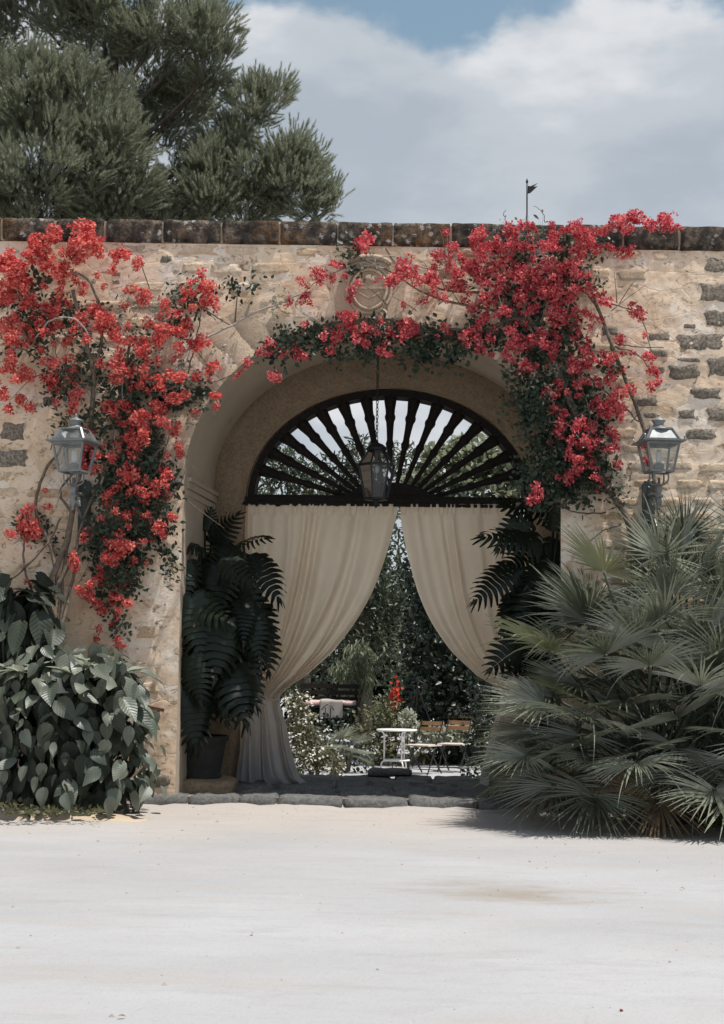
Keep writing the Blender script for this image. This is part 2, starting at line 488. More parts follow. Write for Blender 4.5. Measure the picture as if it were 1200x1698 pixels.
def arch_loop(xl, xr, zs, zc, y, n=48, zb=-0.1):
    """points of an opening outline from the left foot over the crown to the right foot"""
    c, a, b = (xl + xr) / 2, (xr - xl) / 2, zc - zs
    P = [(xl, y, zb + (zs - zb) * k / 8) for k in range(8)]
    P += [(c - a * math.cos(math.pi * k / n), y, zs + b * math.sin(math.pi * k / n)) for k in range(n + 1)]
    P += [(xr, y, zs - (zs - zb) * k / 8) for k in range(1, 9)]
    return P
def loft(name, loops, mat, parent, jitter=0.0, js=4.0):
    V, F = [], []
    n = len(loops[0])
    for k, L in enumerate(loops):
        for p in L:
            d = jitter * fbm(p[0], p[1], p[2], js, 4) if 0 < k < len(loops) - 1 or jitter > 0.02 else 0
            V.append((p[0] + d, p[1] + d * 0.3, p[2] + d))
    for k in range(len(loops) - 1):
        for i in range(n - 1):
            a = k * n + i; F.append((a, a + 1, a + n + 1, a + n))
    return link(name, mesh(name, V, F, mat, True), parent)
def lerp_loop(A, B, t): return [tuple(a + (b - a) * t for a, b in zip(p, q)) for p, q in zip(A, B)]

# vault of the passage, ring of rough stone and the rear arch
RL, RRt = at(355, 808, Y_RING).x, at(930, 808, Y_RING).x
R_SP, R_CR = at(600, 806, Y_RING).z, at(640, 586, Y_RING).z
fr = arch_loop(XL, XR, Z_SP, Z_CR, 0.0)
bk = arch_loop(RL, RRt, R_SP, R_CR, Y_RING)
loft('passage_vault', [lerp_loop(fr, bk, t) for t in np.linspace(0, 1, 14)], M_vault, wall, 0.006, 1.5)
FL, FR = at(410, 830, Y_FAN).x, at(880, 830, Y_FAN).x
F_SP, F_CR = at(645, 832, Y_FAN).z, at(645, 648, Y_FAN).z
inner = arch_loop(FL - 0.012, FR + 0.012, F_SP, F_CR + 0.012, Y_RING + 0.05)
# face of the ring: from the vault edge to the fanlight opening, with a worn bevel
def ring_face():
    loops = []
    N = 12
    for k in range(N + 1):
        t = k / N
        L = lerp_loop(bk, inner, t)
        L = [(p[0], Y_RING - 0.018 * math.sin(math.pi * t) ** 0.5 + (0.05 * max(0, t - 0.75) / 0.25), p[2]) for p in L]
        loops.append(L)
    V, F = [], []
    n = len(loops[0])
    for k, L in enumerate(loops):
        for p in L:
            d = 0.016 * fbm(p[0], p[1], p[2], 5, 5) * (0 if k == 0 else 1)
            V.append((p[0] + d * 0.4, p[1] + d, p[2] + d * 0.4))
    for k in range(N):
        for i in range(n - 1):
            a = k * n + i; F.append((a, a + 1, a + n + 1, a + n))
    link('stone_ring', mesh('stone_ring', V, F, M_ring, True), wall)
ring_face()
soff1 = arch_loop(FL - 0.012, FR + 0.012, F_SP, F_CR + 0.012, Y_FAN + 0.12)
rear = arch_loop(FL - 0.05, FR + 0.05, F_SP, F_CR + 0.10, Y_BACK)
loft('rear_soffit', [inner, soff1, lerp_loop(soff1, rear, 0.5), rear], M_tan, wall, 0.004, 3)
# rear face of the wall and its top
def rear_face():
    c = (FL + FR) / 2
    V, F = [], []
    n = len(rear)
    for p in rear: V.append(p)
    for p in rear:
        dx, dz = p[0] - c, p[2] - F_SP
        if p[2] <= F_SP: q = (-14 if dx < 0 else 14, Y_BACK, p[2])
        else:
            ang = math.atan2(dz, dx); q = (max(-14, min(14, c + 14 * math.cos(ang) / max(0.34, abs(math.sin(ang))) )), Y_BACK, F_SP + (Z_TOP - F_SP) * min(1, math.sin(ang) * 3))
        V.append(q)
    for i in range(n - 1): F.append((i, n + i, n + i + 1, i + 1))
    o = len(V)
    V += [(-14, 0.0, Z_TOP), (14, 0.0, Z_TOP), (14, Y_BACK, Z_TOP), (-14, Y_BACK, Z_TOP), (-14, Y_BACK, -0.6), (14, Y_BACK, -0.6), (-14, 0, -0.6), (14, 0, -0.6)]
    F += [(o, o + 1, o + 2, o + 3), (o, o + 3, o + 4, o + 6), (o + 1, o + 7, o + 5, o + 2)]
    link('rear_masonry', mesh('rear_masonry', V, F, M_plaster), wall)
rear_face()

# impost mouldings where the vault springs
def impost(xf, xb, side):
    m = MB()
    for dz, h, t in ((0.0, 0.035, 0.05), (-0.05, 0.06, 0.032), (-0.12, 0.05, 0.02)):
        a0, a1 = Vector((xf, 0.16, 0)), Vector((xb, Y_RING - 0.03, 0))
        z = (Z_SP + R_SP) / 2 - 0.03 + dz
        nrm = Vector((side, 0, 0))
        V = []
        for p in (a0, a1):
            for q in (p - nrm * 0.06, p + nrm * t):
                V += [(q.x, q.y, z - h / 2), (q.x, q.y, z + h / 2)]
        m.add(V, [(0, 1, 3, 2), (4, 6, 7, 5), (2, 3, 7, 6), (1, 5, 7, 3), (0, 2, 6, 4), (0, 4, 5, 1)])
    m.build('impost', M_vault, wall)
impost(XL, RL, 1); impost(XR, RRt, -1)

# voussoirs of the front arch
def voussoirs():
    n = 25
    for k in range(n):
        t0, t1 = math.pi * k / n, math.pi * (k + 1) / n
        if 11 <= k <= 13: continue                    # the crest takes the crown
        g = 0.0016
        V, F = [], []
        depth = 0.42 + random.uniform(-0.02, 0.03)
        NI, NJ = 4, 6
        for i in range(NI + 1):
            for j in range(NJ + 1):
                t = t0 + g + (t1 - t0 - 2 * g) * i / NI
                e = j / NJ
                c, s_ = math.cos(t), math.sin(t)
                n2 = Vector((c / AA, 0, s_ / AB)).normalized()
                p = Vector((AC - AA * c, 0, Z_SP + AB * s_))
                n2.x = -n2.x
                q = p + n2 * (depth * e - 0.001)
                edge = min(i, NI - i, NJ - j) == 0
                y = 0.004 if edge else -0.003 - 0.003 * fbm(q.x, k, q.z, 5, 3)
                if j == 0: y = -0.008 if 0 < i < NI else 0.006
                V.append((q.x, y, q.z))
        for i in range(NI):
            for j in range(NJ):
                a = i * (NJ + 1) + j; F.append((a, a + NJ + 1, a + NJ + 2, a + 1))
        link('voussoir', mesh('voussoir', V, F, M_vous_dark if k in (7, 8) else M_vous, True), wall)
voussoirs()

# coping of lichen-covered blocks, each a stone of its own
def block_mesh(name, L, D, H, mat, seed, rough=0.012, nx=8, ny=5, nz_=4, edge=0.014):
    V, F, idx = [], [], {}
    def vid(i, j, k):
        if (i, j, k) in idx: return idx[(i, j, k)]
        x, y, z = L * (i / nx - 0.5), D * (j / ny - 0.5), H * (k / nz_ - 0.5)
        nb = (i in (0, nx)) + (j in (0, ny)) + (k in (0, nz_))
        sh = edge * (nb - 1) * (0.6 + 0.8 * random.random())
        if i == 0: x += sh
        if i == nx: x -= sh
        if j == 0: y += sh
        if j == ny: y -= sh
        if k == 0: z += sh * 0.5
        if k == nz_: z -= sh
        d = Vector((nz(x, y, z + seed, 7), nz(x, y + 9, z + seed, 7), nz(x, y + 17, z + seed, 7))) * rough
        idx[(i, j, k)] = len(V); V.append(Vector((x, y, z)) + d); return idx[(i, j, k)]
    for i in range(nx):
        for j in range(ny):
            F.append((vid(i, j, 0), vid(i, j + 1, 0), vid(i + 1, j + 1, 0), vid(i + 1, j, 0)))
            F.append((vid(i, j, nz_), vid(i + 1, j, nz_), vid(i + 1, j + 1, nz_), vid(i, j + 1, nz_)))
    for i in range(nx):
        for k in range(nz_):
            F.append((vid(i, 0, k), vid(i + 1, 0, k), vid(i + 1, 0, k + 1), vid(i, 0, k + 1)))
            F.append((vid(i, ny, k), vid(i, ny, k + 1), vid(i + 1, ny, k + 1), vid(i + 1, ny, k)))
    for j in range(ny):
        for k in range(nz_):
            F.append((vid(0, j, k), vid(0, j, k + 1), vid(0, j + 1, k + 1), vid(0, j + 1, k)))
            F.append((vid(nx, j, k), vid(nx, j + 1, k), vid(nx, j + 1, k + 1), vid(nx, j, k + 1)))
    return mesh(name, V, F, mat, True)
def coping():
    H = Z_COP - Z_TOP
    edges = [at(p, 385, -0.06).x for p in (-100, 0, 88, 172, 268, 366, 463, 560, 652, 748, 842, 938, 1035, 1128, 1222, 1320)]
    x = edges[0]
    while x > -8: x -= 0.5; edges.insert(0, x)
    x = edges[-1]
    while x < 8: x += 0.5; edges.append(x)
    for i in range(len(edges) - 1):
        L = edges[i + 1] - edges[i] - 0.009
        me = block_mesh('coping_stone', L, 0.56, H + random.uniform(-0.006, 0.006), M_coping, i * 3.1, 0.010, 10, 5, 6, 0.004)
        link('coping_stone', me, wall, ((edges[i] + edges[i + 1]) / 2, 0.262 + random.uniform(-0.006, 0.006), (Z_TOP + Z_COP) / 2 + random.uniform(-0.004, 0.004)))
    MB().box((0, 0.275, (Z_TOP + Z_COP) / 2 - 0.008), (16.4, 0.555, H - 0.03)).build('coping_mortar', M_mortar, wall)
coping()

# stones showing through the worn plaster
def stone(px, py, w, h, mat, proud=0.011, c=None):
    c = at(px, py, 0.0) if c is None else c
    s_ = ppm(0)
    w, h = w / s_, h / s_
    NI, NJ = 9, 6
    V, F = [], []
    sd = random.uniform(0, 99)
    for i in range(NI + 1):
        for j in range(NJ + 1):
            u, v = 2 * i / NI - 1, 2 * j / NJ - 1
            k = max(abs(u), abs(v)) ; l = math.hypot(u, v)
            f = 0.80 + 0.20 * (k / l if l > 1e-6 else 1)      # between a box and an ellipse
            r = 1 + 0.42 * nz(u * 1.3, v * 1.3, sd, 1.2) + 0.12 * nz(u * 3, v * 3, sd, 1.6)
            x, z = u * f * r * w / 2, v * f * r * h / 2
            y = -(proud * (1 - k ** 6) + 0.0045 * fbm(x, sd, z, 14, 3) * (1 if k < 0.99 else 0)) + (0.02 if k > 0.99 else 0)
            V.append((x, y - relief(c.x + x, c.z + z) * 0.9, z))
    for i in range(NI):
        for j in range(NJ):
            a = i * (NJ + 1) + j; F.append((a, a + NJ + 1, a + NJ + 2, a + 1))
    link('stone', mesh('stone', V, F, mat, True), wall, (c.x, 0, c.z))
G, T = M_grey, M_tan
STONES = [
 # right of the gateway
 (1186, 440, 40, 30, G), (1183, 484, 52, 38, G), (1190, 527, 50, 36, G), (1164, 568, 98, 38, G), (1192, 608, 42, 44, G),
 (1172, 652, 58, 24, G), (1190, 686, 44, 32, G), (1163, 720, 62, 24, G), (1142, 597, 44, 9, G), (1134, 617, 66, 30, G), (1138, 686, 34, 20, G),
 (1092, 442, 38, 17, T), (1053, 456, 38, 16, T), (1104, 465, 44, 15, T), (1124, 470, 14, 10, T), (1042, 490, 34, 20, T), (1083, 497, 20, 19, T),
 (1110, 535, 34, 16, T), (1144, 541, 26, 11, G), (1010, 516, 26, 16, T), (1012, 548, 30, 20, G), (1092, 559, 40, 18, G), (1091, 586, 36, 16, G),
 (1092, 613, 22, 16, G), (1040, 612, 24, 20, T), (1068, 640, 34, 22, T), (1070, 666, 44, 18, G), (1112, 650, 30, 16, T), (1079, 688, 26, 14, G),
 (1040, 690, 28, 18, T), (1130, 480, 22, 14, T), (1150, 455, 30, 14, T), (1136, 505, 28, 12, T), (1060, 527, 22, 10, T), (1030, 577, 26, 14, T),
 (1118, 575, 16, 10, T), (1155, 760, 46, 24, T), (1190, 770, 40, 30, T), (1130, 745, 24, 14, T), (1160, 800, 50, 26, T), (1045, 745, 26, 20, T),
 (990, 760, 30, 18, T), (1195, 820, 50, 24, T), (1110, 722, 22, 12, T), (960, 580, 26, 16, T), (985, 640, 30, 18, T), (965, 860, 36, 22, T),
 (1000, 845, 30, 20, T), (955, 905, 32, 24, T),
 # left of the gateway
 (80, 665, 26, 20, G), (50, 676, 24, 14, G), (20, 715, 46, 38, G), (18, 760, 60, 36, G), (40, 790, 36, 24, T), (12, 815, 50, 34, T), (70, 735, 40, 16, T),
 (48, 585, 34, 18, T), (15, 600, 30, 24, T), (136, 470, 16, 10, G), (193, 455, 16, 10, G), (192, 468, 14, 9, G), (318, 418, 26, 9, T), (350, 433, 26, 12, T),
 (275, 430, 22, 18, G), (405, 430, 24, 12, T), (20, 870, 44, 26, T), (70, 880, 50, 20, T), (20, 905, 40, 22, T), (90, 770, 34, 20, T), (60, 810, 30, 16, T),
 (255, 960, 50, 24, T), (262, 1000, 44, 30, T), (230, 1030, 50, 26, T), (258, 1060, 50, 40, T), (225, 930, 36, 20, T), (250, 1110, 48, 38, T),
 (262, 1200, 36, 40, T), (265, 1255, 36, 34, T), (268, 1295, 30, 30, G), (175, 1020, 46, 26, T), (170, 980, 40, 20, T), (110, 990, 40, 20, T),
 (60, 930, 40, 22, T), (460, 425, 40, 16, T), (520, 420, 36, 14, T), (730, 450, 40, 22, T), (700, 435, 30, 14, T), (15, 950, 40, 26, T),
 (225, 560, 36, 20, T), (60, 500, 36, 20, T), (280, 445, 40, 12, T),
]
GREYS = [a for a in STONES if a[4] is G]
for a in GREYS: stone(*a, random.uniform(0.003, 0.010))
# courses of rubble, each stone laid on its own, showing where the plaster has gone
def rubble():
    rd = random.Random(21)
    z = 0.05
    grey = [(at(a[0], a[1], 0), a[2] / 190 / 2, a[3] / 190 / 2) for a in GREYS]
    while z < Z_TOP - 0.08:
        h = rd.uniform(0.10, 0.19); x = -3.75 + rd.uniform(0, 0.3)
        while x < 3.7:
            w = rd.uniform(0.17, 0.42); cx, cz = x + w / 2, z + h / 2
            x += w + rd.uniform(0.015, 0.05)
            if cz < Z_SP:
                if XL - 0.14 - w / 2 < cx < XR + 0.13 + w / 2: continue
            elif math.hypot((cx - AC) / (AA + 0.46 + w * .4), (cz - Z_SP) / (AB + 0.46 + h * .4)) < 1: continue
            if abs(cx - 0.06) < 0.42 + w / 2 and cz > 3.9: continue
            if any(abs(cx - g.x) < gw + w / 2 - 0.02 and abs(cz - g.z) < gh + h / 2 - 0.02 for g, gw, gh in grey): continue
            side = 0.18 if cx > 1.7 else (-0.04 if cx < -1.6 else -0.10)
            if fbm(cx, 4, cz, 0.8, 3) + side + rd.uniform(-0.25, 0.25) < 0.0: continue
            p = Vector((cx, 0, cz + rd.uniform(-0.012, 0.012)))
            stone(0, 0, w * 190, (h - 0.02) * 190 * rd.uniform(0.8, 1.0), M_rubble, rd.uniform(0.002, 0.008), p)
        z += h + 0.012
rubble()
for i in range(46):                                   # the wall goes on beyond the picture
    sx = random.choice((-1, 1))
    stone(600 + sx * random.uniform(625, 1350), random.uniform(430, 1290), random.uniform(30, 90), random.uniform(18, 40), random.choice((G, M_rubble, M_rubble)))

# carved crest over the arch
def crest():
    c = at(612, 481, 0.0)
    s_ = ppm(0)
    m = MB()
    # back plate (keystone)
    w0, w1, zt, zb = 0.36, 0.29, 0.33, -0.26
    V = [(-w0, -0.02, zt), (w0, -0.02, zt), (w1, -0.02, zb), (-w1, -0.02, zb), (-w0, 0.05, zt), (w0, 0.05, zt), (w1, 0.05, zb), (-w1, 0.05, zb)]
    m.add(V, [(0, 1, 2, 3), (0, 4, 5, 1), (1, 5, 6, 2), (2, 6, 7, 3), (3, 7, 4, 0)])
    root = m.build('crest', M_vous, wall); root.location = (c.x, 0, c.z)
    tag(root, 'worn carved oval crest on the keystone')
    rx, rz = 29 / s_, 34 / s_
    def torus(a, b, r, y):
        m = MB(); P = [(a * math.cos(t), y, b * math.sin(t)) for t in np.linspace(0, 2 * math.pi, 40)]
        return m.tube(P, r, 6, False)
    torus(rx, rz, 0.014, -0.035).build('oval_rim', M_vous, root, True)
    torus(rx * 1.28, rz * 1.22, 0.016, -0.022).build('outer_rim', M_vous, root, True)
    m = MB()                                           # domed field
    P = [(0, -0.04, 0)]; F = []
    for k in range(24):
        a = 2 * math.pi * k / 24; P.append((rx * 0.95 * math.cos(a), -0.022, rz * 0.95 * math.sin(a)))
    F = [(0, 1 + (k + 1) % 24, 1 + k) for k in range(24)]
    m.add(P, F); m.build('field', M_vous, root, True)
    MB().bar((-rx * 0.93, -0.04, 0.01), (rx * 0.93, -0.04, 0.01), 0.02).build('band', M_vous_dark, root)
    m = MB(); m.bar((-rx * 0.62, -0.04, -0.03), (0, -0.045, -0.085), 0.014); m.bar((rx * 0.62, -0.04, -0.03), (0, -0.045, -0.085), 0.014)
    m.bar((-rx * 0.62, -0.038, -0.028), (rx * 0.62, -0.038, -0.028), 0.01)
    m.build('chevron', M_vous_dark, root)
    m = MB(); m.lathe([(0.058, 0), (0.05, 0.02), (0.03, 0.032), (0.0, 0.036)], 14, (0, -0.02, 0.09), M=Matrix.Rotation(R(90), 3, 'X'), cap=False)
    m.build('boss', M_vous_dark, root, True)
    for sx in (-1, 1):
        m = MB()
        P = [(sx * (0.10 + 0.055 * (1 - t / 9) * math.cos(t)), -0.03, -0.225 + 0.055 * (1 - t / 9) * math.sin(t)) for t in np.linspace(0, 8, 26)]
        m.tube(P, 0.011, 5); m.build('scroll', M_vous, root, True)
        m = MB()
        P = [(sx * (rx * 1.35 + 0.04 * (1 - t / 9) * math.cos(t)), -0.03, 0.10 + 0.05 * (1 - t / 9) * math.sin(t)) for t in np.linspace(0, 8, 26)]
        m.tube(P, 0.011, 5); m.build('scroll', M_vous, root, True)
    m = MB(); P = [(0.2 * math.cos(t), -0.035, 0.2 + 0.09 * math.sin(t)) for t in np.linspace(0.3, math.pi - 0.3, 12)]
    m.tube(P, [0.012, 0.02, 0.025, 0.028, 0.03, 0.03, 0.03, 0.03, 0.028, 0.025, 0.02, 0.012], 6); m.build('crown_moulding', M_vous_dark, root, True)
crest()

# threshold paving
def threshold():
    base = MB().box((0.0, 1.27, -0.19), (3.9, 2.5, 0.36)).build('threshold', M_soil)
    tag(base, kind='structure')
    rows = [(-0.16, 0.28, 0.012), (0.30, 0.58, 0.016), (0.60, 1.0, 0.03), (1.04, 1.42, 0.03), (1.46, 1.84, 0.03), (1.88, 2.5, 0.03)]
    for r, (y0, y1, zt) in enumerate(rows):
        x = -1.66 + random.uniform(-0.1, 0.1) if r else -1.95
        while x < 1.75:
            w = random.uniform(0.32, 0.62)
            th = 0.17 if r == 0 else 0.1
            me = block_mesh('paving_stone', w - (0.012 if r == 0 else 0.03), y1 - y0 - 0.02, th, M_slab, x * 3 + r, 0.020, 9, 7, 3, 0.009)
            link('paving_stone', me, base, (x + w / 2, (y0 + y1) / 2 + random.uniform(-0.02, 0.02), zt - th / 2 + random.uniform(-0.008, 0.006)), (random.uniform(-0.015, 0.015), random.uniform(-0.03, 0.03), random.uniform(-0.06, 0.06)))
            x += w
    # steps down to the garden
    for k in range(3):
        MB().box((0.1, 2.75 + 0.3 * k, -0.10 - 0.14 * (k + 1) - 0.1), (3.4, 0.34, 0.3)).build('step', M_slab, base)
threshold()
p = at(646, 1288, 2.2)
blk = link('stone_block', block_mesh('stone_block', 0.44, 0.22, 0.085, M_slab, 5.5, 0.02), None, (p.x, 2.25, 0.07))
tag(blk, 'low grey stone block lying at the far edge of the threshold', 'stone')
# rough raised kerb of pale rock under the left planting
def kerb():
    V, F = [], []
    N, K = 60, 7
    for i in range(N + 1):
        x = -4.6 + 2.95 * i / N
        for k in range(K):
            t = k / (K - 1)
            y = -1.25 + 0.35 * t + 0.06 * fbm(x, 0, 2, 1.5, 3)
            z = 0.075 * math.sin(min(1, t * 1.6) * math.pi / 2) * (1 - max(0, (i - 46) / 14)) + 0.02 * fbm(x, y, 1, 5, 4) - 0.02 * (t < 0.01)
            V.append((x, y + 0.02 * fbm(x, t, 4, 6, 3), z + YZ - 0.012))
    for i in range(N):
        for k in range(K - 1): a = i * K + k; F.append((a, a + K, a + K + 1, a + 1))
    # bed of dark earth behind it
    o = tag(link('planting_kerb', mesh('planting_kerb', V, F, M_mortar, True)), kind='structure')
    MB().box((-3.35, -0.48, YZ), (2.9, 0.9, 0.08)).build('bed_soil', M_soil, o)
kerb()

# ------------------------------------------------------------------ materials of the fittings
def m_simple(name, col, rough=0.6, spec=0.3, metal=0.0, var=0.25, scale=20, bump=0.2):
    s = NT(name)
    n = s.noise(scale, 5, 0.65, s.pos())
    c = s.mix(s.ramp(n, [(0.3, 0.0), (0.7, 1.0)]), tuple(x * (1 - var) for x in col), tuple(min(1, x * (1 + var)) for x in col))
    s.bsdf(c, rough, spec, metal, nrm=s.bump(n, bump, 0.01))
    return s.m
M_darkwood = m_simple('blackened_wood', (0.016, 0.013, 0.011), 0.75, 0.2, scale=30, var=0.4, bump=0.5)
M_iron = m_simple('black_iron', (0.012, 0.012, 0.013), 0.5, 0.4, var=0.3)
M_zinc = m_simple('grey_zinc', (0.20, 0.21, 0.21), 0.45, 0.5, 0.3, var=0.25, scale=14)
M_plate = m_simple('dark_green_grey_paint', (0.05, 0.055, 0.053), 0.55, 0.4, var=0.25)
M_rust = m_simple('rusty_iron', (0.13, 0.055, 0.03), 0.85, 0.2, var=0.4, scale=40)
M_bulb = m_simple('frosted_white_glass', (0.75, 0.76, 0.74), 0.3, 0.5, var=0.05)
M_socket = m_simple('lamp_socket', (0.20, 0.20, 0.19), 0.6, 0.3)
def m_glass(name, tint, milk):
    s = NT(name)
    tr = s.n('BsdfTransparent', {'Color': tint}).outputs[0]
    gl = s.n('BsdfGlossy', {'Color': (0.9, 0.92, 0.95), 'Roughness': 0.06}).outputs[0]
    df = s.n('BsdfDiffuse', {'Color': (0.55, 0.55, 0.53)}).outputs[0]
    fr = s.n('Fresnel', {'IOR': 1.45}).outputs[0]
    a = s.n('MixShader', {0: s.math('MULTIPLY', s.ramp(s.noise(9, 5, 0.6), [(0.3, 0.4), (0.7, 1.0)]), milk), 1: tr, 2: df}).outputs[0]
    b = s.n('MixShader', {0: fr, 1: a, 2: gl}).outputs[0]
    s.t.links.new(b, s.out.inputs[0])
    return s.m
M_glass = m_glass('dusty_lantern_glass', (0.86, 0.88, 0.86), 0.22)
M_glass_dark = m_glass('smoky_lantern_glass', (0.62, 0.63, 0.62), 0.08)

# ------------------------------------------------------------------ fanlight with turned spokes
fan_c = at(645, 834, Y_FAN)
fan = thing('fanlight_grille', 'dark wooden fanlight with fifteen turned spokes filling the arch above the curtains', 'fanlight', (fan_c.x, Y_FAN, fan_c.z))
def fanlight():
    s_ = ppm(Y_FAN)
    a, b = (FR - FL) / 2, F_CR - fan_c.z
    cx = (FL + FR) / 2 - fan_c.x
    # arched rim
    m = MB()
    N = 56
    prof = [(0.0, -0.06), (0.0, 0.06), (-0.085, 0.06), (-0.085, 0.03), (-0.068, -0.02), (-0.068, -0.06)]
    V, F = [], []
    for k in range(N + 1):
        t = math.pi * k / N
        n2 = Vector((-math.cos(t) / a, 0, math.sin(t) / b)).normalized()
        p = Vector((cx - a * math.cos(t), 0, b * math.sin(t)))
        for (d, y) in prof:
            q = p + n2 * d * (1 + 0.02 * nz(k, d * 9, 2, 0.7)); V.append((q.x, y, q.z))
    K = len(prof)
    for k in range(N):
        for j in range(K):
            F.append((k * K + j, k * K + (j + 1) % K, (k + 1) * K + (j + 1) % K, (k + 1) * K + j))
    m.add(V, F); m.build('arched_frame', M_darkwood, fan)
    # transom beam
    m = MB(); m.box((cx, -0.02, -0.005), (2 * a + 0.03, 0.16, 0.075)); m.box((cx, -0.075, -0.033), (2 * a + 0.06, 0.09, 0.03)); m.box((cx, -0.03, 0.045), (2 * a - 0.02, 0.1, 0.03))
    m.build('transom', M_darkwood, fan)
    # half-round hub
    m = MB()
    ha, hb = 76 / s_, 34 / s_
    P = [(cx + ha * math.cos(t), hb * math.sin(t)) for t in np.linspace(0, math.pi, 22)]
    V = [(x, -0.05, z) for x, z in P] + [(x, 0.05, z) for x, z in P]
    n = len(P)
    m.add(V, [tuple(range(n - 1, -1, -1)), tuple(range(n, 2 * n))] + [(i, i + 1, n + i + 1, n + i) for i in range(n - 1)])
    m.build('hub', M_darkwood, fan)
    for k in range(15):
        t = R(90 - 10.4 * (7 - k)) if k <= 7 else R(90 + 10.4 * (k - 7))
        o = Vector((cx + (a - 0.045) * math.cos(t), 0, (b - 0.045) * math.sin(t)))
        i0 = Vector((cx + ha * 0.93 * math.cos(t), 0, hb * 0.93 * math.sin(t)))
        d = o - i0; Ln = d.length
        sc = 0.8 + 0.35 * Ln
        prof = [(0.0, .017), (.05, .018), (.10, .022), (.13, .028), (.15, .022), (.17, .019), (.28, .023), (.40, .026), (.43, .034), (.455, .038), (.48, .030), (.50, .027),
                (.62, .031), (.70, .036), (.735, .047), (.76, .048), (.79, .040), (.84, .043), (.92, .053), (1.0, .058)]
        q = d.to_track_quat('Z', 'Y').to_matrix()
        m = MB(); m.lathe([(r * sc, u * Ln) for u, r in prof], 8, tuple(i0), M=q)
        m.build('spoke', M_darkwood, fan, True)
fanlight()

# ------------------------------------------------------------------ curtains
def m_cloth():
    s = NT('cream_cotton')
    w = s.n('TexWave', {'Scale': 240.0, 'Distortion': 1.0, 'Vector': s.pos()}).outputs[1]
    n = s.noise(3, 5, 0.6)
    z = s.n('SeparateXYZ', {0: s.n('NewGeometry').outputs['Position']}).outputs[2]
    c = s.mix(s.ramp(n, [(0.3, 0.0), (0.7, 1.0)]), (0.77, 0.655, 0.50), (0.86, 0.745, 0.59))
    # cool sky-lit shade painted into the colour of the lower cloth
    tail_shade = s.n('MapRange', {0: s.math('ADD', z, s.math('MULTIPLY', s.noise(2.2, 7, 0.7), 1.3)), 1: 0.75, 2: 1.75, 3: 0.85, 4: 0.0}).outputs[0]
    c = s.mix(tail_shade, c, (0.40, 0.40, 0.42))
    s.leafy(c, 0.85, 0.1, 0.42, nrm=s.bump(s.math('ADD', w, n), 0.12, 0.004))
    return s.m
M_cloth = m_cloth()
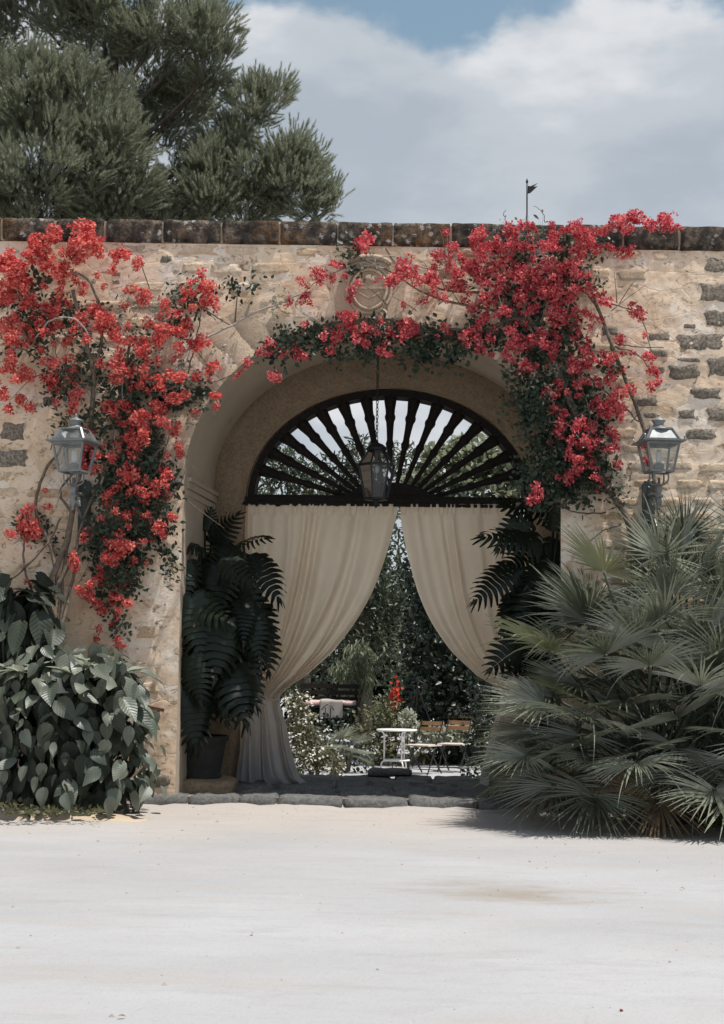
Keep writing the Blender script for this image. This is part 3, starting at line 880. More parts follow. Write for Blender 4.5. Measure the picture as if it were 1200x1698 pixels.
def curtain(label, keys, tie_v, nf, ph, bulge):
    Y0 = Y_FAN - 0.11
    ys = [k[0] for k in keys]
    t_y = np.linspace(0, 1, len(keys))
    NV, NU = 130, 150
    yy = np.interp(np.linspace(0, 1, NV + 1), (np.array(ys) - ys[0]) / (ys[-1] - ys[0]), np.arange(len(keys)))
    def cr(idx, col):
        i = int(min(len(keys) - 2, math.floor(idx))); f = idx - i
        g = lambda j: keys[max(0, min(len(keys) - 1, j))][col]
        a, b, c, d = g(i - 1), g(i), g(i + 1), g(i + 2)
        return 0.5 * (2 * b + (c - a) * f + (2 * a - 5 * b + 4 * c - d) * f * f + (3 * b - a - 3 * c + d) * f ** 3)
    V, F = [], []
    vt = (tie_v - ys[0]) / (ys[-1] - ys[0])
    for j in range(NV + 1):
        v = j / NV
        idx = yy[j]; py = ys[0] + (ys[-1] - ys[0]) * v
        xl, xr = cr(idx, 1), cr(idx, 2)
        width = (xr - xl) / 170.0
        for i in range(NU + 1):
            u = i / NU
            wob = 0.075 * nz(u * 4, v * 1.6, ph, 1.0) + 0.02 * nz(u * 11, v * 4, ph, 1.0)
            uu = u + wob
            if v < vt:
                k = v / vt
                A = 0.030 + 0.036 * k
                fold = math.sin(2 * math.pi * (nf * uu + ph)) * (0.7 + 0.6 * nz(u * 7, 2.0 * v, ph + 4)) + 0.5 * math.sin(2 * math.pi * (nf * 0.43 * uu + 2 * ph)) * k
                if v < 0.035: fold = math.sin(2 * math.pi * nf * 3.3 * uu) * 0.4 + 0.3 * fold
                fold += 0.8 * fbm(u * 3, v * 5, ph, 1.0, 3) * k + 0.45 * math.sin(2 * math.pi * (nf * 1.9 * uu + ph * 3)) * max(0, 0.2 + 1.5 * nz(u * 5, v * 1.5, ph + 9))
                out = bulge * math.sin(math.pi * k) ** 1.0 * (0.3 + 0.7 * math.sin(math.pi * u))
            else:
                k = (v - vt) / (1 - vt)
                A = 0.028 + 0.05 * k
                fold = math.sin(2 * math.pi * (4.3 * uu + ph)) + 0.45 * math.sin(2 * math.pi * (7.1 * uu + 3 * ph)) * (1 - 0.4 * k)
                fold += 0.9 * fbm(u * 3, v * 4, ph + 7, 1.2, 3) * k
                out = 0.05 * k
            if v > 0.95: out += 0.16 * ((v - 0.95) / 0.05) ** 2 * (0.6 + 0.4 * math.sin(7 * u + ph))
            pinch = math.exp(-((v - vt) / 0.025) ** 2)
            px = xl + (xr - xl) * u
            p = at(px, py + (5 * math.sin(9 * u + ph) * (v > 0.985)), Y0)
            V.append((p.x, Y0 - A * fold * (1 - 0.55 * pinch) - out - 0.04 * pinch, p.z))
    n = NU + 1
    for j in range(NV):
        for i in range(NU): a = j * n + i; F.append((a, a + n, a + n + 1, a + 1))
    base = at((keys[-1][1] + keys[-1][2]) / 2, ys[-1], Y0)
    t = thing('curtain', label, 'curtain', base, 'curtains in the gateway')
    V = [Vector(q) - base for q in V]
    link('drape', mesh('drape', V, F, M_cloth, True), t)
    # tieback band and hidden rod sleeve
    pl, pr = at(cr(np.interp(vt, np.linspace(0, 1, NV + 1), yy), 1), tie_v, Y0), at(cr(np.interp(vt, np.linspace(0, 1, NV + 1), yy), 2), tie_v, Y0)
    c = (pl + pr) / 2; w = (pr - pl).length / 2
    m = MB(); P = [(c.x + (w + 0.004) * math.cos(a), Y0 - 0.045 + 0.095 * math.sin(a), c.z - 0.02 * math.cos(a)) for a in np.linspace(0, 2 * math.pi, 28)]
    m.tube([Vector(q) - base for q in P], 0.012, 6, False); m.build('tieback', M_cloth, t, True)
    a0, a1 = at(keys[0][1], 838, Y0), at(keys[0][2], 838, Y0)
    m = MB(); m.tube([a0 - base + Vector((0, 0.02, 0.0)), a1 - base + Vector((0, 0.02, 0.0))], 0.011, 8); m.build('rod', M_iron, t, True)
    return t
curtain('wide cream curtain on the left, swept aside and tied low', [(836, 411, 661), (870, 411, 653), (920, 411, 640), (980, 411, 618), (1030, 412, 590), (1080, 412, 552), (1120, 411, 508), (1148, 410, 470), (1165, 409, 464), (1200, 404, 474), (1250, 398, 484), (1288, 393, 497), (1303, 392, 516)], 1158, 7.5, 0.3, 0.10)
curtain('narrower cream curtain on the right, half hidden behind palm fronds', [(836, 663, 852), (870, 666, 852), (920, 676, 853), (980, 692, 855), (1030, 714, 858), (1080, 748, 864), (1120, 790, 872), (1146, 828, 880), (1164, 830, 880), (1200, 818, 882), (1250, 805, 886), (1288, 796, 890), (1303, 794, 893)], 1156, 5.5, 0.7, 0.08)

# ------------------------------------------------------------------ wall lanterns
def wall_lantern(px, label, glass_roof, rz, sx):
    """lantern on a scrolled bracket: local origin on the wall behind the arm"""
    PR = 0.47                                            # how far it stands off the wall
    c = at(px, 735, -PR)                                 # eave centre
    plate_c = at(141 if sx < 0 else 1074, 842, 0)
    t = thing('wall_lantern', label, 'lantern', (c.x, -PR, c.z), 'lanterns either side of the gateway', rz)
    Mi = Matrix.Rotation(-rz, 3, 'Z')
    def W(v): return Mi @ (Vector(v) - Vector((c.x, -PR, c.z)))       # world to local
    e, top, bot = 0.165, 0.088, 0.097
    zt, zb = 0.115, -0.245
    sq = lambda r, z: [Vector((x * r, y * r, z)) for x, y in ((-1, -1), (1, -1), (1, 1), (-1, 1))]
    # body frame bars + panes
    up, lo = sq(0.138, -0.012), sq(bot, zb)
    fm = MB()
    for a, b in zip(up, lo): fm.bar(a, b, 0.016)
    for q in (up, lo):
        for i in range(4): fm.bar(q[i], q[(i + 1) % 4], 0.017)
    fm.build('body_frame', M_zinc, t)
    for i in range(4):
        m = MB(); m.add([up[i] * 0.985, up[(i + 1) % 4] * 0.985, lo[(i + 1) % 4] * 0.985, lo[i] * 0.985], [(0, 1, 2, 3)]); m.build('pane', M_glass, t)
    # eave
    m = MB(); a, b, c2 = sq(e + 0.02, 0.0), sq(e + 0.022, 0.012), sq(e - 0.02, 0.018)
    a2 = sq(0.13, -0.008)
    m.add(a2 + a + b + c2, [(4 * k + i, 4 * k + (i + 1) % 4, 4 * k + 4 + (i + 1) % 4, 4 * k + 4 + i) for k in range(3) for i in range(4)])
    ev = m.build('eave', M_zinc, t)
    for q in sq(e + 0.005, 0.012):
        m = MB(); m.lathe([(0.006, 0), (0.006, 0.03), (0.009, 0.034), (0.002, 0.042)], 6, q); m.build('corner_pin', M_zinc, ev)
    # roof
    ro, rt = sq(e - 0.025, 0.016), sq(top, zt)
    roof = MB()
    for a_, b_ in zip(ro, rt): roof.bar(a_, b_, 0.018)
    for q in (ro, rt):
        for i in range(4): roof.bar(q[i], q[(i + 1) % 4], 0.018)
    if not glass_roof:
        roof.add([v * 0.995 for v in ro + rt], [(i, (i + 1) % 4, 4 + (i + 1) % 4, 4 + i) for i in range(4)])
    rf = roof.build('roof', M_zinc, t)
    if glass_roof:
        for i in range(4):
            m = MB(); m.add([ro[i] * 0.985, ro[(i + 1) % 4] * 0.985, rt[(i + 1) % 4] * 0.985, rt[i] * 0.985], [(0, 1, 2, 3)]); m.build('roof_pane', M_glass, rf)
    m = MB(); m.lathe([(0.118, zt - 0.004), (0.10, zt + 0.008), (0.062, zt + 0.02), (0.046, zt + 0.035), (0.042, zt + 0.05), (0.056, zt + 0.072), (0.062, zt + 0.078), (0.058, zt + 0.084), (0.03, zt + 0.10), (0.012, zt + 0.108), (0.008, zt + 0.118), (0.014, zt + 0.126), (0.002, zt + 0.138)], 16)
    m.build('finial', M_zinc, t, True)
    # lamp inside
    m = MB(); m.lathe([(0.042, zb + 0.004), (0.046, zb + 0.06), (0.042, zb + 0.068), (0.03, zb + 0.072)], 14); so = m.build('socket', M_socket, t, True)
    m = MB(); m.lathe([(0.02, zb + 0.07), (0.026, zb + 0.10), (0.026, zb + 0.165), (0.018, zb + 0.182), (0.004, zb + 0.19)], 12); m.build('bulb', M_bulb, t, True)
    # cradle
    for q in sq(0.062, 0):
        m = MB(); P = [(q.x, q.y, zb), (q.x, q.y, zb - 0.07), (q.x * 0.75, q.y * 0.75, zb - 0.10), (q.x * 0.15, q.y * 0.15, zb - 0.122)]
        m.tube(smooth_path(P, 4), 0.0075, 6); m.build('cradle_rod', M_zinc, t, True)
    m = MB(); m.lathe([(0.012, zb - 0.05), (0.012, zb - 0.12), (0.028, zb - 0.13), (0.024, zb - 0.16), (0.018, zb - 0.19), (0.034, zb - 0.20), (0.034, zb - 0.215), (0.02, zb - 0.225), (0.026, zb - 0.25), (0.020, zb - 0.28), (0.008, zb - 0.30), (0.013, zb - 0.315), (0.002, zb - 0.33)], 12)
    m.build('stem', M_zinc, t, True)
    # bracket arm with scroll, and wall plate
    pz = plate_c.z
    A = W((plate_c.x, -0.03, pz + 0.10)); S = Vector((0, 0, zb - 0.21))
    mid = A.lerp(S, 0.5) + Vector((0, 0, 0.02))
    m = MB(); m.tube(smooth_path([A, mid, S], 6), [0.014] * 13, 8)
    B = W((plate_c.x, -0.03, pz - 0.12))
    dirv = (S - B)
    P = [B, B + dirv * 0.35 + Vector((0, 0, -0.02)), B + dirv * 0.75 + Vector((0, 0, -0.01)), S + Vector((0, 0, -0.07))]
    m.tube(smooth_path(P, 6), 0.009, 6)
    cs = A.lerp(S, 0.45) + Vector((0, 0, -0.055)); ax = (S - A).normalized()
    m.tube([cs + ax * (0.05 * (1 - k / 30) * math.cos(k * 0.42)) + Vector((0, 0, 0.05 * (1 - k / 30) * math.sin(k * 0.42))) for k in range(28)], 0.006, 5)
    m.build('bracket_arm', M_zinc, t, True)
    m = MB()
    w2, h2 = 0.052, 0.235
    out = [(-w2, -h2), (w2, -h2), (w2, h2 - 0.03), (w2 * 0.6, h2), (w2 * 0.25, h2 - 0.012), (0, h2 + 0.012), (-w2 * 0.25, h2 - 0.012), (-w2 * 0.6, h2), (-w2, h2 - 0.03)]
    V = [W((plate_c.x + x, -0.045, pz + z)) for x, z in out] + [W((plate_c.x + x, 0.02, pz + z)) for x, z in out]
    n = len(out)
    m.add(V, [tuple(range(n)), tuple(range(2 * n - 1, n - 1, -1))] + [(i, n + i, n + (i + 1) % n, (i + 1) % n) for i in range(n)])
    pl = m.build('wall_plate', M_plate, t)
    for z in (h2 - 0.06, -h2 + 0.05):
        m = MB(); m.lathe([(0.010, 0), (0.010, 0.006), (0.004, 0.010)], 8, W((plate_c.x, -0.045, pz + z)), M=(Mi @ Matrix.Rotation(R(90), 3, 'X')))
        m.build('bolt', M_zinc, pl)
    return t
wall_lantern(124, 'zinc wall lantern with glazed roof among red flowers left of the arch', True, R(-14), -1)
wall_lantern(1092, 'zinc wall lantern with solid metal roof on bare stonework above the palm', False, R(6), 1)

# ------------------------------------------------------------------ hanging lantern
def hanging_lantern():
    Y = 0.85
    c = at(624, 772, Y)
    t = thing('hanging_lantern', 'six sided black iron lantern hanging on a chain inside the arch', 'lantern', c)
    hx = lambda r, z: [Vector((r * math.cos(R(60 * k + 12)), r * math.sin(R(60 * k + 12)), z)) for k in range(6)]
    T, E, B = hx(0.075, 0.15), hx(0.172, 0.0), hx(0.108, -0.315)
    fm = MB()
    for a, b in ((T, E), (E, B)):
        for p, q in zip(a, b): fm.bar(p, q, 0.013)
    for q, w in ((T, 0.014), (E, 0.022), (B, 0.018)):
        for i in range(6): fm.bar(q[i], q[(i + 1) % 6], w)
    fm.build('cage', M_iron, t)
    for a, b, nme in ((T, E, 'upper_pane'), (E, B, 'lower_pane')):
        for i in range(6):
            m = MB(); m.add([a[i] * 0.97, a[(i + 1) % 6] * 0.97, b[(i + 1) % 6] * 0.97, b[i] * 0.97], [(0, 1, 2, 3)]); m.build(nme, M_glass_dark, t)
    m = MB(); m.lathe([(0.098, 0.145), (0.102, 0.155), (0.095, 0.17), (0.06, 0.20), (0.022, 0.215), (0.014, 0.225), (0.014, 0.24)], 12); m.build('cap', M_iron, t, True)
    m = MB(); m.lathe([(0.104, -0.312), (0.09, -0.328), (0.02, -0.335), (0.03, -0.35), (0.03, -0.362), (0.012, -0.372), (0.018, -0.385), (0.003, -0.40)], 12); m.build('base', M_iron, t, True)
    m = MB(); m.lathe([(0.014, 0.15), (0.014, 0.06), (0.024, 0.05), (0.024, 0.02), (0.018, 0.016)], 10); so = m.build('socket', M_socket, t, True)
    m = MB(); m.lathe([(0.012, 0.016), (0.03, -0.02), (0.032, -0.045), (0.02, -0.07), (0.004, -0.078)], 12); m.build('bulb', M_bulb, t, True)
    m = MB()
    for k in range(3):
        a = R(120 * k); m.tube([(0.012 * math.cos(a), 0.012 * math.sin(a), -0.08), (0.035 * math.cos(a), 0.035 * math.sin(a), -0.05), (0.03 * math.cos(a), 0.03 * math.sin(a), 0.03)], 0.004, 5)
    m.build('lamp_cluster', M_iron, t)
    # chain up to the vault, link by link
    ztop = Z_CR - (Z_CR - R_CR) * Y / Y_RING - c.z - 0.03
    z, k = 0.24, 0
    lk = MB(); lk.tube([(0.011 * math.cos(a), 0, 0.021 * math.sin(a)) for a in np.linspace(0, 2 * math.pi, 13)], 0.0042, 5, False)
    me = lk.mesh('chain_link', M_iron, True)
    while z + 0.02 < ztop:
        link('chain_link', me, t, (0, 0, z + 0.02), (0, 0, R(90) * (k % 2) + 0.5)); z += 0.034; k += 1
    m = MB(); m.lathe([(0.035, ztop + 0.03), (0.03, ztop + 0.012), (0.008, ztop), (0.006, ztop - 0.01)], 12); m.build('ceiling_rose', M_iron, t, True)
hanging_lantern()

# ------------------------------------------------------------------ vane on the wall
def vane():
    b = at(873.5, 366, 0.9)
    t = thing('weather_vane', 'small black swallowtail weather vane on a thin pole above the wall', 'weather vane', (b.x, 0.9, Z_TOP))
    h = at(873, 297, 0.9).z - Z_TOP
    m = MB(); m.tube([(0, 0, 0), (0, 0, h * 0.62)], 0.011, 6); m.tube([(0, 0, h * 0.62), (0, 0, h - 0.03)], 0.007, 6); m.lathe([(0.004, h - 0.05), (0.013, h - 0.03), (0.010, h - 0.015), (0.001, h + 0.01)], 8)
    m.build('pole', M_iron, t, True)
    P = [(0.004, -0.045), (0.03, -0.052), (0.105, -0.018), (0.06, -0.055), (0.10, -0.05), (0.05, -0.10), (0.03, -0.118), (0.004, -0.125)]
    z0 = h - 0.02
    V = [(x, -0.004, z0 + z) for x, z in P] + [(x, 0.004, z0 + z) for x, z in P]
    F = [(0, 1, 3, 7), (1, 2, 3), (3, 4, 5), (3, 5, 6, 7)]
    n = len(P)
    FF = F + [tuple(n + i for i in reversed(f)) for f in F] + [(i, n + i, n + (i + 1) % n, (i + 1) % n) for i in range(n)]
    MB().add(V, FF).build('flag', M_iron, t)
    MB().box((0, 0, 0.02), (0.12, 0.12, 0.04)).build('foot', M_iron, t)
vane()
# rusty iron bar fixed in the left pier
a, b = at(240, 1172, -0.12), at(272, 1178, -0.10)
m = MB(); m.bar(a - b, Vector((0, 0, 0)), 0.035, 0.028); m.bar(Vector((-0.06, 0.13, 0)), Vector((-0.06, 0.0, 0)), 0.03, 0.026)
o = m.build('iron_bar', M_rust); o.location = b
tag(o, 'short rusty iron bar sticking out of the left gate pier', 'bar')

# ------------------------------------------------------------------ plant materials
def m_leaf(name, c0, c1, rough=0.5, spec=0.35, trans=0.25, island=True, veins=0.0, tboost=1.4, tips=None):
    s = NT(name)
    r = s.island() if island else s.rand()
    c = s.mix(r, c0, c1)
    n = s.noise(6, 3, 0.5)
    c = s.mix(s.ramp(n, [(0.35, 0.35), (0.65, 0.0)]), c, tuple(x * 0.55 for x in c0))
    nrm = None
    if veins:
        o = s.n('SeparateXYZ', {0: s.n('TexCoord').outputs['Object']})
        ax = s.math('ABSOLUTE', o.outputs[0])
        w = s.math('SUBTRACT', o.outputs[1], s.math('MULTIPLY', ax, 0.9))
        v = s.math('PINGPONG', s.math('MULTIPLY', w, 8.0), 0.5)
        vein = s.ramp(v, [(0.0, 1.0), (0.10, 0.0)])
        mid = s.ramp(ax, [(0.006, 1.0), (0.02, 0.0)])
        vm = s.math('MAXIMUM', vein, mid)
        c = s.mix(s.math('MULTIPLY', vm, veins), c, tuple(min(1, x * 1.7 + 0.02) for x in c1))
        nrm = s.bump(s.math('SUBTRACT', s.math('MULTIPLY', v, 1.6), vm), 0.14, 0.02)
    if tips is not None:
        o = s.n('SeparateXYZ', {0: s.n('TexCoord').outputs['Object']})
        e = s.math('ADD', s.math('MULTIPLY', s.math('ABSOLUTE', o.outputs[0]), 1.2), s.math('MULTIPLY', s.noise(3, 3), 0.35))
        c = s.mix(s.ramp(e, [(0.66, 0.0), (0.72, 1.0)]), c, tips)
    t = s.n('HueSaturation', {'Color': c, 'Value': tboost, 'Saturation': 1.05}).outputs[0]
    s.leafy(c, rough, spec, trans, t, nrm)
    return s.m
M_pine = m_leaf('pine_needles', (0.13, 0.145, 0.095), (0.34, 0.355, 0.25), 0.42, 0.45, 0.35)
M_palm = m_leaf('palm_frond', (0.10, 0.115, 0.075), (0.42, 0.435, 0.335), 0.22, 0.9, 0.16, island=False)
M_palm2 = m_leaf('palm_frond_young', (0.15, 0.165, 0.088), (0.21, 0.22, 0.12), 0.4, 0.5, 0.2, island=False)
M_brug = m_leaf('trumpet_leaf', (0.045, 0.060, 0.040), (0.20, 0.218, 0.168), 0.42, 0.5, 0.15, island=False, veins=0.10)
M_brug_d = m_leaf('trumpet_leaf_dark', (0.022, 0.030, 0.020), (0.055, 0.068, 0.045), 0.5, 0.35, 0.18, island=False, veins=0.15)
M_brug_y = m_leaf('young_trumpet_leaf', (0.20, 0.225, 0.165), (0.30, 0.32, 0.25), 0.5, 0.3, 0.25, island=False, veins=0.2)
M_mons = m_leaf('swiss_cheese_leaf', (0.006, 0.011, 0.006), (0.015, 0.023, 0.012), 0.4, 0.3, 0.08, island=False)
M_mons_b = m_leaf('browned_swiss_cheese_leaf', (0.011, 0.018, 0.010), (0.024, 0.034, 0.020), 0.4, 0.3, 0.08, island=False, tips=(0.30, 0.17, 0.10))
M_bleaf = m_leaf('bougainvillea_leaf', (0.020, 0.034, 0.022), (0.060, 0.085, 0.052), 0.45, 0.4, 0.22)
M_bleaf_dry = m_leaf('pale_bougainvillea_leaf', (0.13, 0.14, 0.10), (0.26, 0.26, 0.20), 0.5, 0.4, 0.25)
M_coral = m_leaf('coral_bract', (0.55, 0.030, 0.045), (0.95, 0.36, 0.28), 0.6, 0.2, 0.34, tboost=1.1)
M_pink = m_leaf('crimson_bract', (0.46, 0.020, 0.052), (0.92, 0.31, 0.29), 0.6, 0.2, 0.34, tboost=1.1)
M_white = m_leaf('white_petal', (0.62, 0.60, 0.52), (0.74, 0.72, 0.64), 0.6, 0.2, 0.3)
M_vine = m_simple('vine_bark', (0.16, 0.125, 0.095), 0.9, 0.15, var=0.45, scale=30, bump=0.6)
M_vine_pale = m_simple('bleached_twig', (0.36, 0.32, 0.28), 0.9, 0.15, var=0.3, scale=30, bump=0.5)
M_bark = m_simple('pine_bark', (0.10, 0.08, 0.065), 0.95, 0.1, var=0.5, scale=12, bump=1.0)
M_greenstem = m_simple('green_stem', (0.06, 0.075, 0.05), 0.6, 0.3, var=0.3)

def put(name, me, parent, M):
    o = bpy.data.objects.new(name, me); COL.objects.link(o)
    o.parent = parent
    o.matrix_basis = Matrix.Translation(-Vector(parent.location)) @ toM(M)
    return o
def rdir(): 
    v = rng.normal(size=3); return v / np.linalg.norm(v)

# ------------------------------------------------------------------ palm
def palm_frond(seed, nseg, spread, droop, stiff):
    rd = random.Random(seed)
    V, F = [], []
    for k in range(nseg):
        a = R(-spread / 2 + spread * k / (nseg - 1)) + rd.uniform(-0.02, 0.02)
        Ln = (0.80 + 0.20 * math.cos(a * 0.8)) * rd.uniform(0.9, 1.05)
        d = Vector((math.sin(a), math.cos(a), 0)); sd = Vector((math.cos(a), -math.sin(a), 0))
        dr = droop * rd.uniform(0.6, 1.6) + (rd.uniform(0.15, 0.5) if rd.random() < 0.08 else 0); bend = rd.gauss(0, 0.06)
        Ln *= 0.7 if rd.random() < 0.07 else 1.0
        o = len(V)
        S = 6
        for j in range(S + 1):
            t = 0.05 + 0.95 * j / S
            w = (0.0165 * (t / 0.30) if t < 0.30 else 0.0165 * (1 - ((t - 0.30) / 0.70) ** 1.2)) + 0.0008
            p = d * (Ln * t) + sd * bend * t * t
            z = 0.10 * math.sin(t * 2.2) * (1 - stiff) - dr * t ** 2.6 + 0.05 * abs(math.sin(a)) * t
            V += [p - sd * w + Vector((0, 0, z + w * 0.8)), p + Vector((0, 0, z - w * 0.8)), p + sd * w + Vector((0, 0, z + w * 0.8))]
        for j in range(S):
            b = o + 3 * j
            F += [(b, b + 1, b + 4, b + 3), (b + 1, b + 2, b + 5, b + 4)]
    return V, F
palm_meshes, palm_young, palm_dead = [], [], []
M_dead = m_leaf('dead_frond', (0.16, 0.115, 0.07), (0.26, 0.195, 0.12), 0.8, 0.15, 0.1, island=False)
for sd in range(7):
    V, F = palm_frond(sd, 38 + sd % 3 * 4, 215 + 14 * (sd % 4), 0.01 + 0.04 * (sd % 3), 0.5)
    palm_meshes.append(mesh('frond', V, F, M_palm))
    if sd < 2: palm_dead.append(mesh('frond', V, F, M_dead))
    if sd < 3: palm_young.append(mesh('frond', V, F, M_palm2))
def fan_palm(label, bases, fronds, name='fan_palm'):
    """fronds: (base index, polar angle from vertical, azimuth (0 = towards viewer), petiole length, blade size)"""
    c = Vector(bases[0])
    t = thing(name, label, 'palm', c)
    tr = {}
    for b in bases:
        m = MB(); b = Vector(b)
        P = [b - c + Vector((0.02 * k, 0.015 * k, 0.09 * k - 0.05)) for k in range(7)]
        m.tube(P, [0.10, 0.10, 0.095, 0.09, 0.09, 0.08, 0.05], 9); m.build('trunk', M_bark, t)
    for i, (bi, th, az, Ln, sz) in enumerate(fronds):
        b = Vector(bases[bi]) + Vector((0.05, 0.04, 0.35))
        th_, az_ = R(th), R(az)
        out = Vector((math.sin(az_), -math.cos(az_), 0))
        p0 = out * math.sin(th_ * 0.75) + Vector((0, 0, math.cos(th_ * 0.75)))
        p1 = out * math.sin(min(th_, 2.2)) + Vector((0, 0, math.cos(th_)))
        path = smooth_path([b, b + p0 * Ln * 0.5, b + p0 * Ln * 0.5 + p1 * Ln * 0.5], 4)
        hub = path[-1]
        m = MB(); m.tube([q - c for q in path], 0.011, 5); pet = m.build('petiole', M_greenstem, t, True)
        a2 = th_ + R(random.uniform(2, 24))
        ax = out * math.sin(a2) + Vector((0, 0, math.cos(a2)))
        up = -out * math.cos(a2) + Vector((0, 0, math.sin(a2)))
        side = ax.cross(up)
        up = up + side * random.uniform(-0.5, 0.5)
        me = random.choice(palm_young) if random.random() < 0.16 else random.choice(palm_meshes)
        if th > 100 and random.random() < 0.12: me = random.choice(palm_dead)
        put('frond', me, t, frame(ax, up, hub, sz))
    return t
def palm_list(n, nb, seed, hh=1.5):
    rd = random.Random(seed); L = []
    for i in range(n):
        th = 8 + 104 * ((i + 0.5) / n) ** 0.9
        az = (i * 137.5 + rd.uniform(-20, 20)) % 360
        L.append((rd.randrange(nb), th + rd.uniform(-8, 8), az, (hh - 0.55 * hh * (th / 130)) * rd.uniform(0.75, 1.12), rd.uniform(0.46, 0.62)))
    return L
def gp(px, Y): return Vector((at(px, 1300, Y).x, Y, YZ))
fan_palm('big clump of grey green fan palm at the right of the gateway', [gp(1060, -0.72), gp(1140, -0.7), gp(1225, -0.85), gp(1150, -0.45), gp(1085, -0.95)], palm_list(178, 5, 5, 1.86))
fan_palm('fan palm mostly cut off by the right picture edge', [gp(1345, -0.9), gp(1435, -0.8)], palm_list(60, 2, 9, 1.6))

# ------------------------------------------------------------------ heart-leaved angel's trumpet shrub
def ovate_leaf(wmax, base, fold, droop, wav, seed, nt=9, nc=6):
    V, F = [], []
    for j in range(nt + 1):
        t = j / nt
        w = wmax * (math.sin(math.pi * min(1, t ** base)) ** 0.8 if 0 < t < 1 else 0) * (1.0 - 0.35 * max(0, t - 0.55))
        if j == 0: w = wmax * 0.18
        for i in range(nc + 1):
            u = 2 * i / nc - 1
            x = u * w
            y = t - (0.07 * abs(u) ** 1.5 if t < 0.2 else 0) * (1 - t / 0.2)
            z = fold * abs(u) * w - droop * t * t + wav * math.sin(5 * t + seed + (2 if u > 0 else 0)) * abs(u) * w
            V.append((x, y, z))
    n = nc + 1
    for j in range(nt):
        for i in range(nc): a = j * n + i; F.append((a, a + 1, a + n + 1, a + n))
    return V, F
def leaf_set(mat, specs): return [mesh('leaf', *ovate_leaf(*sp), mat, True) for sp in specs]
SP = [(0.30, 0.62, 0.25, 0.10, 0.20, 0), (0.34, 0.60, 0.35, 0.18, 0.15, 1), (0.28, 0.66, 0.15, 0.05, 0.25, 2), (0.36, 0.58, 0.40, 0.22, 0.1, 3), (0.31, 0.6, -0.1, 0.14, 0.3, 4)]
brug_l, brug_dl = leaf_set(M_brug, SP), leaf_set(M_brug_d, SP)
SPY = [(0.17, 0.7, 0.3, 0.25, 0.2, 0), (0.20, 0.72, 0.2, 0.35, 0.1, 1), (0.15, 0.7, 0.4, 0.1, 0.2, 2)]
brug_y = leaf_set(M_brug_y, SPY); brug_yd = leaf_set(M_brug_d, SPY)
def trumpet_mesh():
    m = MB(); prof = [(0.010, 0.02), (0.018, -0.02), (0.024, -0.06), (0.034, -0.10), (0.058, -0.135), (0.085, -0.15)]
    n = 10; V, F = [], []
    for i, (r, z) in enumerate(prof):
        for k in range(n):
            a = 2 * math.pi * k / n; rr = r * (1 + 0.16 * math.cos(5 * a) * (i == 5)); V.append((rr * math.cos(a), rr * math.sin(a), z))
    for i in range(len(prof) - 1):
        for k in range(n): F.append((i * n + k, i * n + (k + 1) % n, (i + 1) * n + (k + 1) % n, (i + 1) * n + k))
    return mesh('trumpet_flower', V, F, M_white, True)
trumpet = trumpet_mesh()
